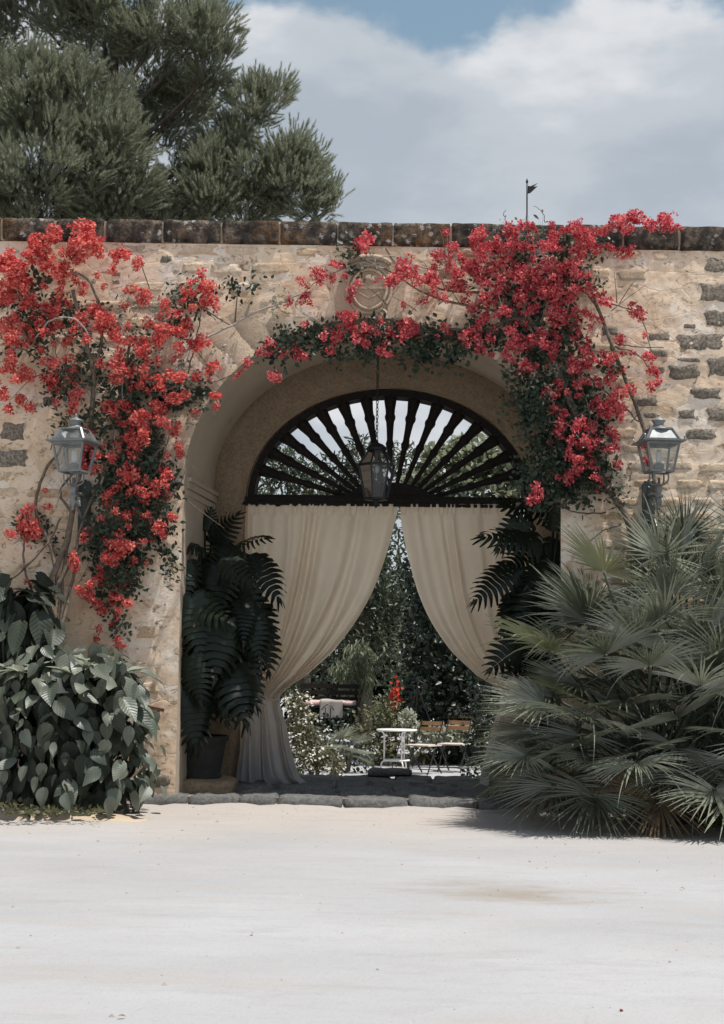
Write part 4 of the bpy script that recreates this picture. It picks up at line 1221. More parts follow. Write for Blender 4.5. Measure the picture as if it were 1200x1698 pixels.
def trumpet_shrub(label, px, Y, rx, ry, ztop, n, leaves, young, nyoung, flowers, zlow=0.05, size=(0.11, 0.245), seed=1):
    rd = random.Random(seed)
    b = gp(px, Y); t = thing('angel_trumpet_shrub', label, 'shrub', b)
    for k in range(7):
        a = 2 * math.pi * k / 7; e = Vector((rx * 0.5 * math.cos(a), ry * 0.5 * math.sin(a), ztop * rd.uniform(0.7, 0.9)))
        m = MB(); m.tube(smooth_path([(0.05 * math.cos(a), 0.05 * math.sin(a), 0), e * 0.5 + Vector((0, 0, 0.1)), e], 4), [0.02] * 5 + [0.012] * 4, 6); m.build('stem', M_greenstem, t, True)
    for i in range(n):
        f = (i + 0.5) / n
        zz = 1 - f * 1.0                                  # 1 top .. 0 base
        a = i * 2.39996 + rd.uniform(-0.25, 0.25)
        prof = math.sqrt(max(0.0, 1 - (zz * 0.94) ** 3.0))
        sh = rd.uniform(0.72, 1.06)
        p = Vector((rx * prof * sh * math.cos(a), ry * prof * sh * math.sin(a), zlow + (ztop - zlow) * zz)) + b
        out = Vector((math.cos(a), math.sin(a), 0))
        ax = Vector((out.x * rd.uniform(0.05, 0.5), out.y * rd.uniform(0.05, 0.5), -1 + 0.5 * zz)) + Vector((rd.gauss(0, 0.4), rd.gauss(0, 0.35), rd.uniform(-0.1, 0.4)))
        nr = out * 1.0 + Vector((rd.gauss(0, 0.45), rd.gauss(0, 0.3) - 0.35, 0.75 + 0.8 * zz))
        put('leaf', rd.choice(leaves), t, frame(ax, nr, p + Vector((0, 0, 0.12)), rd.uniform(*size) * (0.8 + 0.25 * math.sin(math.pi * min(1, 0.2 + f)))))
    num = []
    for me in leaves[:3]:
        Vv = np.empty(len(me.vertices) * 3); me.vertices.foreach_get('co', Vv); me.calc_loop_triangles()
        Tt = np.empty(len(me.loop_triangles) * 3, int); me.loop_triangles.foreach_get('vertices', Tt); num.append((Vv.reshape(-1, 3), Tt.reshape(-1, 3)))
    mats = []
    for i in range(int(n * 1.8)):
        zz = rd.random(); a = rd.uniform(0, 6.28); prof = math.sqrt(max(0, 1 - (zz * 0.94) ** 3)) * rd.uniform(0.35, 0.85)
        p = Vector((rx * prof * math.cos(a), ry * prof * math.sin(a), zlow + 0.08 + (ztop - zlow) * zz * 0.92)) + b
        mats.append((rd.randrange(3), frame((rd.gauss(0, .4), rd.gauss(0, .4), -1), (math.cos(a) + rd.gauss(0, .4), math.sin(a) - .4, .6), p, rd.uniform(*size))))
    V, F = scatter(num, mats)
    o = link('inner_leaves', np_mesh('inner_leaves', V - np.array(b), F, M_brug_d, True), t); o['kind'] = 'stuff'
    for i in range(nyoung):
        a = rd.uniform(0, 6.28); r_ = math.sqrt(rd.random()) * 0.75
        p = b + Vector((rx * r_ * math.cos(a), ry * r_ * math.sin(a), ztop - 0.02 - 0.18 * r_ * r_))
        for k in range(4):
            aa = rd.uniform(0, 6.28); ax = Vector((math.cos(aa), math.sin(aa), rd.uniform(-0.1, 0.75)))
            put('young_leaf', rd.choice(young), t, frame(ax, (0.1 * math.cos(aa), -0.25, 1), p, rd.uniform(0.13, 0.22)))
    for (fx, fy, fY) in flowers:
        put('trumpet_flower', trumpet, t, frame((rd.uniform(-.2, .2), 1, rd.uniform(-.2, .1)), (0, 0, 1), at(fx, fy, fY), rd.uniform(0.8, 1.0)))
    return t
trumpet_shrub("pale leafy angel's trumpet shrub in the left bed, near the ground", 108, -0.78, 0.76, 0.56, 1.24, 300, brug_l, brug_y, 20, [(80, 1118, -1.1), (98, 1120, -1.12), (112, 1092, -1.0)])
trumpet_shrub("dark angel's trumpet shrub against the wall at the left edge", 10, -0.36, 0.48, 0.26, 1.84, 64, brug_dl, brug_yd, 10, [], 0.7, (0.22, 0.32), 2)

# ------------------------------------------------------------------ swiss cheese plants
def monstera_leaf(seed, nf=8):
    rd = random.Random(seed); V, F = [], []
    def half(u): # half width along the midrib 0..1
        return 0.44 * math.sin(math.pi * (0.12 + 0.88 * u) ** 0.72) ** 0.75 if u < 1 else 0.02
    for sgn in (-1, 1):
        for k in range(nf):
            u0, u1 = k / nf, (k + 1) / nf
            o = len(V)
            inner = 0.46 + 0.12 * rd.random()
            c = (u0 + u1) / 2
            sweep = 0.05 + 0.20 * (1 - c)
            steps = [0, 0.3, inner, 0.72, 0.86, 1.0]
            for q in steps:
                wfull = half(c) * rd.uniform(0.97, 1.03)
                x = sgn * wfull * q
                yc = c - 0.16 * (1 - c) * 0 + (0.10 + 0.10 * c) * q * q - (0.20 * (1 - c) ** 2) * q
                hw = (u1 - u0) / 2 * (1 + 0.10 * q * q + 0.40 * (1 - c) * q) * 1.02
                if q > inner: hw *= 0.80 - 0.45 * ((q - inner) / (1 - inner)) ** 2
                z = -0.26 * q * q + 0.10 * q - 0.24 * c * c + 0.05 * (rd.random() - .5) * q
                V += [(x, yc - hw, z), (x, yc + hw, z)]
            for j in range(len(steps) - 1):
                a = o + 2 * j
                F.append((a, a + 1, a + 3, a + 2) if sgn < 0 else (a, a + 2, a + 3, a + 1))
    o = len(V)                                            # tip
    V += [(-0.05, 0.97, -0.19), (0.05, 0.97, -0.19), (0.0, 1.14, -0.30)]; F.append((o, o + 1, o + 2))
    return V, F
mons = [mesh('leaf', *monstera_leaf(s_, 9 + s_ % 3), M_mons, True) for s_ in range(4)]
mons_b = [mesh('leaf', *monstera_leaf(s_ + 9, 10), M_mons_b, True) for s_ in range(2)]
def monstera(label, base, leaves):
    b = Vector(base); t = thing('swiss_cheese_plant', label, 'plant', b)
    for i, (px, py, Y, ax, nr, sz, br) in enumerate(leaves):
        p = at(px, py, Y)
        m = MB(); s0 = Vector((random.uniform(-.06, .06), random.uniform(-.06, .06), 0))
        q = p - b
        m.tube(smooth_path([s0, Vector((q.x * 0.35, q.y * 0.35, q.z * 0.7)), q], 4), 0.011, 5); m.build('leaf_stalk', M_mons, t, True)
        put('leaf', random.choice(mons_b if br else mons), t, frame(ax, nr, p, sz))
    return t
# (stalk end pixel, depth, axis, normal, size, browned)
pot_c = Vector((at(331, 1255, 0.62).x, 0.62, 0.10))
LM = [(318, 990, 0.12, (0.22, -0.25, -1), (0.15, -1, 0.25), 0.72, 1), (312, 1090, 0.10, (0.25, -0.2, -1), (-0.3, -1, 0.3), 0.55, 1), (425, 925, 0.70, (0.55, -0.3, -0.75), (0.2, -0.8, 0.6), 0.62, 0),
      (405, 990, 0.65, (0.42, -0.2, -0.95), (0.2, -1, 0.4), 0.78, 0), (360, 940, 0.45, (-0.1, -0.4, -1), (0, -1, 0.5), 0.7, 0), (330, 905, 0.4, (-0.5, -0.4, 0.1), (0, -0.6, 1), 0.5, 0),
      (390, 905, 0.6, (0.4, -0.4, 0.2), (0, -0.7, 1), 0.52, 0), (350, 900, 0.8, (0.3, -0.2, 0.4), (0, -1, 0.6), 0.5, 0), (380, 1030, 0.7, (0.2, -0.2, -1), (0.1, -1, 0.3), 0.7, 0),
      (350, 1050, 0.5, (0.1, -0.3, -1), (-0.2, -1, 0.3), 0.66, 0), (430, 1040, 0.8, (0.3, -0.1, -1), (0.3, -1, 0.2), 0.6, 0), (335, 960, 0.7, (-0.1, -0.3, -1), (0, -1, 0.2), 0.7, 0),
      (310, 930, 0.25, (0.1, -0.3, -1), (0.5, -1, 0.3), 0.55, 0), (385, 960, 0.9, (0.6, -0.3, -0.8), (0.2, -1, 0.3), 0.6, 0), (360, 1090, 0.75, (0.3, -0.2, -1), (0, -1, 0.2), 0.6, 0),
      (400, 1090, 0.9, (0.3, -0.2, -1), (0, -1, 0.2), 0.55, 0), (340, 880, 0.9, (0.2, -0.1, 1), (0, -1, 0.2), 0.3, 0)]
rdm = random.Random(6)
LM = [(a, b, c_, d_, e_, f_ * 0.72, g_) for a, b, c_, d_, e_, f_, g_ in LM]
for i in range(30):
    LM.append((rdm.uniform(306, 420), rdm.uniform(900, 1135), rdm.uniform(0.15, 1.0), (rdm.uniform(-0.3, 0.7), rdm.uniform(-0.5, 0), rdm.uniform(-1.1, -0.2)), (rdm.uniform(-.5, .5), -1, rdm.uniform(0, .8)), rdm.uniform(0.34, 0.55), rdm.random() < 0.25))
monstera('dark swiss cheese plant with browned leaf tips inside the left of the arch', pot_c + Vector((0, 0, 0.36)), LM)
def planter(c):
    m = MB(); m.lathe([(0.19, 0.0), (0.20, 0.03), (0.185, 0.05), (0.20, 0.12), (0.225, 0.26), (0.235, 0.33), (0.26, 0.345), (0.262, 0.385), (0.235, 0.39), (0.22, 0.35), (0.0, 0.345)], 22)
    o = m.build('planter', m_simple('grey_cast_stone', (0.035, 0.036, 0.034), 0.9, 0.15, var=0.2, scale=12), None, True); o.location = c
    return tag(o, 'round dark planter below the left swiss cheese plant', 'planter')
planter(pot_c)
o = link('stone_plinth', block_mesh('stone_plinth', 0.62, 0.62, 0.16, M_ring, 3.3, 0.02), None, (pot_c.x + 0.02, pot_c.y, 0.035))
tag(o, 'low brown stone plinth under the dark round planter', 'plinth')
rp = Vector((at(905, 1290, 0.5).x, 0.5, 0.03))
RM = [(850, 940, 0.30, (-0.75, -0.3, -0.55), (-0.2, -0.9, 0.5), 0.62, 0), (890, 890, 0.25, (-0.8, -0.3, 0.1), (0, -0.8, 0.8), 0.66, 0), (900, 960, 0.30, (-0.5, -0.3, -0.9), (0, -1, 0.4), 0.7, 0),
      (880, 850, 0.35, (-0.6, -0.3, 0.35), (0, -0.8, 0.7), 0.5, 0), (910, 1010, 0.35, (-0.5, -0.2, -0.8), (0, -1, 0.3), 0.7, 0), (925, 880, 0.4, (0.1, -0.3, 0.5), (0, -1, 0.4), 0.5, 0),
      (870, 985, 0.5, (-0.4, -0.2, -0.9), (0, -1, 0.3), 0.55, 0), (915, 930, 0.5, (-0.3, -0.2, -0.6), (0, -1, 0.3), 0.7, 0), (930, 1080, 0.4, (-0.4, -0.2, -0.9), (0, -1, 0.3), 0.7, 0), (895, 1060, 0.6, (-0.3, -0.2, -1), (0, -1, 0.2), 0.6, 0), (920, 850, 0.6, (-0.3, -0.2, 0.1), (0, -1, 0.5), 0.5, 0)]
RM = [(a, b, c_, d_, e_, f_ * 0.75, g_) for a, b, c_, d_, e_, f_, g_ in RM]
for i in range(12):
    RM.append((rdm.uniform(860, 930), rdm.uniform(860, 1080), rdm.uniform(0.2, 0.9), (rdm.uniform(-0.8, 0.1), rdm.uniform(-0.5, 0), rdm.uniform(-1.0, 0.1)), (rdm.uniform(-.5, .5), -1, rdm.uniform(0, .8)), rdm.uniform(0.34, 0.52), False))
monstera('dark swiss cheese plant in front of the right curtain', rp, RM)

# ------------------------------------------------------------------ bougainvillea
def bract_cluster(seed, r, nfl, size):
    rd = random.Random(seed); V, F = [Vector((0, 0, 0)), Vector((0.002, 0, 0.002))], []
    for i in range(nfl):
        d = Vector((rd.gauss(0, 1), rd.gauss(0, 1), rd.gauss(0, 1))).normalized()
        c = d * r * (rd.random() ** 0.45 + 0.5 * max(0, nz(d.x, d.y, d.z + seed * 3, 2.0))); c.y *= 0.7
        n = (d + Vector((rd.uniform(-.6, .6), rd.uniform(-.8, .2), rd.uniform(-.2, .6)))).normalized()
        x = n.orthogonal().normalized(); y = n.cross(x); a0 = rd.uniform(0, 6.28)
        s_ = size * rd.uniform(0.75, 1.2)
        if i % 3 == 0: V.append(c); F.append((0, 1, len(V) - 1))
        for k in range(3):
            a = a0 + k * 2.094
            e = x * math.cos(a) + y * math.sin(a); f = n.cross(e)
            o = len(V)
            V += [c, c + e * s_ * 0.5 + f * s_ * 0.42 + n * s_ * 0.45, c + e * s_ * 0.95 + n * s_ * 0.62, c + e * s_ * 0.5 - f * s_ * 0.42 + n * s_ * 0.45]
            F += [(o, o + 1, o + 2), (o, o + 2, o + 3)]
    return V, F
def leaf_spray(seed, nl, r, size, twig=False):
    rd = random.Random(seed); V, F = ([Vector((0, 0, 0)), Vector((0.003, 0, 0.003))], []) if twig else ([], [])
    for i in range(nl):
        c = Vector((rd.gauss(0, r), rd.gauss(0, r * 0.5), rd.gauss(0, r)))
        ax = Vector((rd.uniform(-1, 1), rd.uniform(-0.8, 0.3), rd.uniform(-1, 0.4))).normalized()
        n = Vector((rd.uniform(-.7, .7), -0.8, rd.uniform(0, 1))).normalized()
        sd = ax.cross(n).normalized(); s_ = size * rd.uniform(0.65, 1.2)
        o = len(V)
        up = n * 0.10 * s_
        V += [c, c + ax * .32 * s_ + sd * .30 * s_ + up, c + ax * .7 * s_ + sd * .22 * s_ + up, c + ax * s_, c + ax * .7 * s_ - sd * .22 * s_ + up, c + ax * .32 * s_ - sd * .30 * s_ + up]
        F += [(o, o + 1, o + 2, o + 3), (o, o + 3, o + 4, o + 5)]
        if twig: F.append((0, 1, o))
    return V, F
cl = {}
for key, mt in (('coral', M_coral), ('pink', M_pink)):
    cl[key] = [mesh('flower_cluster', *bract_cluster(i, 0.040 + 0.009 * i, 30 + 9 * i, 0.024), mt) for i in range(5)]
    cl[key + '_s'] = [mesh('flower_cluster', *bract_cluster(20 + i, 0.032, 13, 0.028), mt) for i in range(3)]
sprays = [mesh('leaf_spray', *leaf_spray(i, 24, 0.065, 0.056, True), M_bleaf) for i in range(5)]
sprays_dry = [mesh('leaf_spray', *leaf_spray(50 + i, 14, 0.06, 0.042, True), M_bleaf_dry) for i in range(3)]
def boug(label, base_px, Y, key, clusters, leaves, dry, stems, twigs, seed, extra=()):
    rd = random.Random(seed)
    b = gp(base_px, Y); t = thing('bougainvillea', label, 'climber', b, 'bougainvilleas over the gateway')
    FL_, LF_ = [], []
    def rotM(p, sc):
        a = rd.uniform(0, 6.28); M = np.eye(4)
        M[:3, :3] = np.array(Matrix.Rotation(a, 3, 'Y') @ Matrix.Rotation(rd.uniform(-.5, .5), 3, 'X')) * sc; M[:3, 3] = p; return M
    def off(z, lit):
        return 0.17 + rd.uniform(0, 0.20) if lit else 0.08 + rd.uniform(0, 0.16)
    for (px, py, rx, ry, lit) in clusters:
        small = rx <= 10
        n = max(1, int(round(rx * ry / (128.0 if not small else 60)))) 
        for i in range(n):
            a = rd.uniform(0, 6.28); q = math.sqrt(rd.random()) * (0.85 if n > 1 else 0.0)
            x, y = px + rx * q * math.cos(a), py + ry * q * math.sin(a)
            z = at(x, y, 0).z
            o_ = off(z, lit)
            p = at(x, y, -o_)
            FL_.append((rd.choice(cl[key + ('_s' if small else '')]), rotM(p, rd.uniform(0.75, 1.2)) @ np.diag([rd.uniform(0.7, 1.5), 1, rd.uniform(0.6, 1.15), 1]), small))
    for (px, py, rx, ry, n) in leaves:
        for i in range(int(math.ceil(n * 0.72))):
            a = rd.uniform(0, 6.28); q = math.sqrt(rd.random())
            x, y = px + rx * q * math.cos(a), py + ry * q * math.sin(a)
            p = at(x, y, -(0.03 + rd.uniform(0, 0.12)))
            LF_.append((rd.choice(sprays), rotM(p, rd.uniform(0.7, 1.15))))
    for (px, py, rx, ry, n, lit) in extra:
        for i in range(int(n * 0.46)):
            a = rd.uniform(0, 6.28); q = rd.random() ** 0.6
            x, y = px + rx * q * math.cos(a), py + ry * q * math.sin(a)
            p = at(x, y, -off(at(x, y, 0).z, rd.random() < lit))
            FL_.append((rd.choice(cl[key + '_s']), rotM(p, rd.uniform(0.7, 1.25)), True))
    def spread(name, items, lim, mat):
        for me, M in items[:lim]: put(name, me, t, M)
        rest = items[lim:]
        if rest:
            uniq = list({id(me): me for me, _ in rest}.values()); num = []
            for me in uniq:
                Vv = np.empty(len(me.vertices) * 3); me.vertices.foreach_get('co', Vv); me.calc_loop_triangles()
                Tt = np.empty(len(me.loop_triangles) * 3, int); me.loop_triangles.foreach_get('vertices', Tt)
                num.append((Vv.reshape(-1, 3), Tt.reshape(-1, 3)))
            V, F = scatter(num, [(uniq.index(me), M) for me, M in rest])
            o = link('small_' + name + 's', np_mesh('small_' + name + 's', V - np.array(b), F, mat), t); o['kind'] = 'stuff'
    FL_.sort(key=lambda f: f[2])
    spread('flower_cluster', [(a_, M_) for a_, M_, _ in FL_], 290, M_coral if key == 'coral' else M_pink)
    spread('leaf_spray', LF_, 200, M_bleaf)
    for (px, py, rx, ry, n) in dry:
        for i in range(n):
            x, y = px + rd.uniform(-rx, rx), py + rd.uniform(-ry, ry)
            z = at(x, y, 0).z
            p = at(x, y, -(0.14 + rd.uniform(-0.05, 0.14)))
            put('leaf_spray', rd.choice(sprays_dry), t, rotM(p, rd.uniform(0.6, 0.95)))
    for (pts, r0, r1, pale) in stems:
        P = [at(x, y, -(d if d else 0.06)) - b for x, y, d in pts]
        P = smooth_path(P, 6)
        P = [p + Vector((0.012 * nz(i, 1, seed, 0.7), 0.012 * nz(i, 5, seed, 0.7), 0.012 * nz(i, 9, seed, 0.7))) for i, p in enumerate(P)]
        m = MB(); n = len(P); m.tube(P, [r0 + (r1 - r0) * k / (n - 1) for k in range(n)], 7); m.build('stem', M_vine_pale if pale else M_vine, t, True)
    for i in range(twigs[0]):
        px, py = rd.uniform(twigs[1], twigs[2]), rd.uniform(twigs[3], twigs[4])
        if seed == 8 and px < 880 and py > 520: py = rd.uniform(430, 530)
        a = rd.uniform(0, 6.28) if seed == 3 else rd.uniform(-2.6, -0.5); L = rd.uniform(25, 80); d0 = rd.uniform(0.04, 0.2)
        pts = [(px, py, d0), (px + L * 0.5 * math.cos(a) + rd.uniform(-9, 9), py + L * 0.5 * math.sin(a) + rd.uniform(-9, 9), d0 + 0.03), (px + L * math.cos(a), py + L * math.sin(a) + 6, d0)]
        P = smooth_path([at(x, y, -d) - b for x, y, d in pts], 5)
        m = MB(); m.tube(P, [0.006 - 0.004 * k / (len(P) - 1) for k in range(len(P))], 4); m.build('twig', M_vine_pale if rd.random() < 0.3 else M_vine, t, True)
    return t
LEFT = [(30, 430, 36, 22, 1), (18, 460, 30, 26, 1), (85, 405, 28, 26, 1), (140, 400, 34, 24, 1), (195, 425, 30, 14, 1), (228, 436, 16, 9, 1), (120, 430, 30, 12, 1), (55, 400, 12, 10, 1),
 (40, 492, 34, 30, 0), (95, 462, 24, 18, 0), (12, 500, 14, 20, 0), (60, 540, 34, 20, 0), (22, 545, 24, 18, 0), (160, 520, 38, 24, 1), (185, 540, 20, 14, 1), (100, 500, 16, 10, 0), (95, 565, 22, 14, 0),
 (218, 480, 18, 9, 1), (245, 492, 22, 11, 1), (272, 503, 14, 10, 1), (262, 525, 18, 13, 0), (330, 475, 22, 16, 1), (345, 492, 20, 14, 1), (318, 465, 10, 8, 1), (308, 540, 20, 12, 0), (325, 565, 12, 16, 0), (275, 545, 18, 8, 1), (300, 550, 12, 8, 1), (245, 535, 13, 10, 1), (262, 562, 15, 11, 1),
 (237, 583, 14, 9, 1), (287, 596, 10, 7, 1), (205, 608, 18, 14, 0), (190, 628, 12, 8, 0), (245, 630, 18, 11, 0), (298, 625, 18, 10, 1), (217, 642, 10, 8, 0), (286, 661, 13, 8, 1), (322, 685, 12, 9, 0), (358, 655, 13, 9, 1), (345, 622, 7, 6, 0),
 (108, 604, 24, 18, 0), (95, 636, 20, 16, 0), (35, 620, 24, 18, 0), (12, 595, 12, 16, 0), (30, 660, 22, 12, 0), (8, 675, 10, 9, 0), (125, 662, 18, 16, 0), (182, 672, 11, 10, 0), (245, 693, 22, 13, 1), (268, 700, 12, 10, 1), (206, 700, 11, 9, 0), (148, 714, 14, 12, 0), (90, 512, 30, 8, 0),
 (195, 745, 9, 7, 1), (222, 741, 14, 8, 0), (290, 745, 14, 14, 0), (286, 785, 16, 14, 0), (158, 755, 8, 6, 0), (213, 785, 13, 9, 0), (206, 800, 10, 9, 0), (234, 815, 18, 10, 1), (182, 818, 12, 10, 0), (78, 840, 9, 9, 0), (38, 870, 14, 9, 0), (18, 885, 14, 7, 0), (48, 878, 12, 7, 0), (75, 812, 5, 5, 0),
 (272, 882, 18, 14, 0), (285, 858, 12, 10, 0), (190, 895, 14, 13, 0), (210, 905, 14, 14, 0), (205, 855, 12, 10, 0), (140, 893, 10, 8, 0), (122, 930, 11, 10, 0), (185, 930, 14, 14, 0), (170, 955, 14, 10, 0), (140, 985, 14, 18, 0), (190, 985, 10, 18, 0), (196, 1025, 10, 20, 0), (200, 1060, 9, 16, 0), (222, 962, 10, 8, 0), (48, 965, 8, 6, 0), (160, 1062, 9, 8, 0), (150, 970, 12, 10, 0)]
LLEAF = [(225, 800, 70, 110, 40), (190, 930, 50, 70, 22), (230, 660, 80, 60, 24), (110, 560, 100, 60, 20), (60, 500, 60, 50, 14), (150, 590, 90, 60, 10), (200, 720, 60, 60, 26), (250, 770, 40, 60, 22), (200, 840, 50, 60, 24), (240, 850, 40, 50, 14), (180, 920, 40, 50, 18), (190, 1010, 14, 50, 8), (140, 700, 40, 30, 8), (320, 500, 40, 40, 8), (280, 540, 30, 40, 8), (120, 640, 60, 30, 6), (300, 670, 50, 30, 7), (60, 880, 30, 10, 3), (120, 900, 40, 20, 4), (260, 900, 30, 40, 5), (90, 640, 30, 30, 4), (395, 470, 30, 20, 3), (275, 950, 12, 30, 2)]
LDRY = [(210, 550, 60, 50, 12), (270, 640, 60, 40, 10), (340, 600, 40, 30, 4), (310, 690, 50, 30, 6), (250, 520, 40, 20, 5)]
LSTEM = [([(92, 1060, 0.3), (80, 980, 0.2), (110, 900, 0.12), (125, 820, 0.1), (150, 700, 0.1), (155, 620, 0.12), (140, 560, 0.15), (120, 480, 0.2)], 0.032, 0.016, 0),
 ([(85, 1060, 0.28), (100, 960, 0.15), (160, 880, 0.1), (200, 800, 0.1), (230, 720, 0.1), (210, 640, 0.12), (215, 560, 0.15)], 0.024, 0.012, 0),
 ([(80, 1060, 0.3), (95, 990, 0.18), (85, 910, 0.1), (60, 850, 0.09), (70, 790, 0.08), (100, 745, 0.08), (110, 700, 0.1)], 0.02, 0.010, 0),
 ([(100, 1050, 0.25), (105, 940, 0.12), (120, 860, 0.1), (100, 820, 0.09), (125, 780, 0.08), (170, 750, 0.1)], 0.016, 0.009, 0),
 ([(95, 1060, 0.3), (120, 960, 0.14), (135, 870, 0.1), (180, 760, 0.1), (190, 690, 0.12)], 0.016, 0.008, 0),
 ([(75, 1050, 0.3), (40, 940, 0.12), (42, 890, 0.1), (45, 850, 0.1)], 0.012, 0.006, 0),
 ([(-30, 1000, 0.3), (30, 950, 0.15), (80, 900, 0.1), (100, 860, 0.09)], 0.014, 0.008, 0),
 ([(155, 620, 0.12), (170, 540, 0.16), (150, 470, 0.25), (118, 450, 0.3)], 0.016, 0.010, 0),
 ([(155, 640, 0.12), (100, 620, 0.12), (40, 580, 0.12), (0, 560, 0.12)], 0.010, 0.006, 0),
 ([(60, 560, 0.2), (85, 530, 0.3), (125, 530, 0.34), (150, 560, 0.3)], 0.008, 0.006, 1),
 ([(300, 588, 0.2), (340, 560, 0.14), (385, 540, 0.1), (420, 520, 0.08), (470, 500, 0.08), (520, 480, 0.08)], 0.012, 0.007, 1),
 ([(215, 600, 0.15), (260, 620, 0.2), (310, 632, 0.2), (360, 632, 0.14), (400, 612, 0.1)], 0.009, 0.005, 0),
 ([(230, 720, 0.1), (262, 690, 0.12), (262, 655, 0.16), (300, 640, 0.2)], 0.011, 0.006, 0), ([(305, 640, 0.2), (318, 590, 0.15), (330, 540, 0.1), (335, 500, 0.1)], 0.008, 0.004, 0),
 ([(320, 500, 0.1), (350, 520, 0.1), (382, 540, 0.08)], 0.008, 0.005, 0), ([(390, 535, 0.08), (394, 480, 0.08)], 0.008, 0.004, 0), ([(235, 440, 0.28), (248, 480, 0.2)], 0.006, 0.004, 0),
 ([(200, 800, 0.1), (250, 790, 0.15), (270, 760, 0.2), (285, 700, 0.2)], 0.007, 0.004, 0)]
boug('coral flowered bougainvillea climbing the wall left of the arch', 88, -0.3, 'coral', LEFT, LLEAF, LDRY, LSTEM, (46, 60, 330, 480, 960), 3,
 [(95, 440, 110, 50, 90, .7), (60, 540, 80, 50, 50, .3), (230, 570, 90, 70, 70, .6), (230, 680, 80, 60, 70, .4), (215, 790, 75, 70, 60, .2), (195, 900, 60, 60, 45, .1), (175, 990, 40, 60, 26, 0), (60, 630, 70, 50, 36, .1), (330, 490, 40, 40, 26, .5), (40, 860, 50, 40, 10, 0), (330, 640, 50, 40, 14, .5)])
RIGHT = [(740, 385, 14, 8, 1), (806, 388, 22, 14, 1), (822, 408, 18, 12, 1), (792, 405, 16, 10, 1), (842, 378, 14, 10, 1), (875, 380, 16, 12, 1), (850, 405, 16, 12, 1), (868, 408, 12, 10, 1), (906, 415, 18, 11, 1), (925, 375, 18, 14, 1), (945, 385, 22, 18, 1), (918, 395, 18, 10, 1), (968, 392, 18, 14, 1), (990, 400, 16, 14, 1), (1000, 385, 12, 10, 1), (1025, 372, 12, 8, 1),
 (1030, 425, 16, 18, 0), (1012, 410, 14, 12, 0), (1055, 358, 18, 16, 1), (1078, 372, 14, 10, 1), (1103, 370, 22, 12, 1), (1120, 378, 9, 7, 1), (1040, 380, 14, 8, 1), (666, 446, 12, 10, 1), (650, 465, 15, 11, 1), (685, 452, 13, 9, 1), (705, 465, 18, 12, 1), (728, 425, 12, 7, 1), (750, 410, 14, 7, 1), (720, 470, 10, 14, 0),
 (775, 440, 24, 14, 0), (800, 448, 22, 14, 0), (748, 445, 14, 10, 0), (775, 472, 16, 12, 0), (830, 470, 20, 16, 0), (852, 450, 18, 14, 0), (880, 452, 20, 14, 0), (888, 482, 18, 12, 0), (918, 468, 20, 20, 0), (860, 490, 18, 12, 0), (940, 445, 20, 16, 0), (955, 420, 16, 14, 0), (975, 475, 13, 10, 0), (935, 490, 16, 14, 0), (905, 440, 18, 10, 0), (960, 455, 10, 10, 0),
 (668, 505, 9, 6, 0), (715, 490, 9, 8, 0), (760, 475, 9, 9, 0), (805, 527, 15, 10, 0), (786, 550, 14, 8, 0), (770, 500, 9, 8, 0), (855, 520, 12, 8, 0), (925, 528, 18, 12, 0), (950, 535, 14, 10, 0), (872, 560, 22, 14, 0), (900, 550, 14, 8, 0), (965, 560, 18, 12, 0), (985, 528, 9, 8, 0), (1057, 517, 11, 9, 1), (1068, 556, 6, 6, 0),
 (1012, 596, 16, 10, 1), (1018, 612, 14, 14, 0), (1075, 592, 12, 10, 0), (1088, 612, 10, 12, 0), (1092, 634, 6, 6, 0), (1045, 645, 18, 9, 1), (1028, 650, 12, 9, 0), (915, 580, 14, 10, 0), (800, 580, 10, 12, 0), (815, 588, 14, 8, 0), (862, 620, 13, 9, 0), (935, 637, 20, 10, 0), (910, 602, 12, 12, 0), (955, 610, 14, 8, 0), (975, 590, 12, 8, 0),
 (1010, 672, 18, 12, 0), (960, 657, 12, 8, 0), (928, 702, 12, 10, 0), (990, 710, 18, 11, 0), (1016, 718, 14, 10, 0), (975, 742, 20, 14, 0), (958, 762, 16, 10, 0), (1012, 740, 10, 10, 0), (985, 790, 10, 8, 0), (1003, 802, 14, 9, 0), (946, 705, 10, 10, 0), (890, 815, 14, 9, 0), (880, 830, 8, 7, 0), (912, 735, 8, 8, 0), (1030, 690, 8, 7, 0), (840, 590, 9, 7, 0),
 (595, 402, 11, 11, 0), (612, 395, 9, 7, 0), (528, 455, 17, 9, 0), (552, 462, 12, 9, 0), (503, 496, 11, 12, 0), (556, 440, 10, 8, 0), (580, 520, 16, 12, 0), (585, 545, 14, 10, 0), (552, 562, 17, 12, 0), (548, 580, 12, 8, 0), (455, 625, 14, 12, 0), (650, 552, 12, 8, 0), (682, 545, 14, 8, 0), (660, 540, 10, 8, 0), (692, 556, 10, 8, 0), (628, 580, 10, 9, 0), (642, 588, 9, 7, 0), (480, 500, 5, 5, 0), (600, 555, 14, 8, 0), (620, 545, 10, 7, 0), (430, 585, 6, 5, 0), (408, 603, 6, 6, 0), (395, 620, 5, 5, 0), (470, 588, 6, 5, 0), (512, 500, 8, 8, 0), (700, 500, 6, 6, 0), (953, 415, 5, 5, 0)]
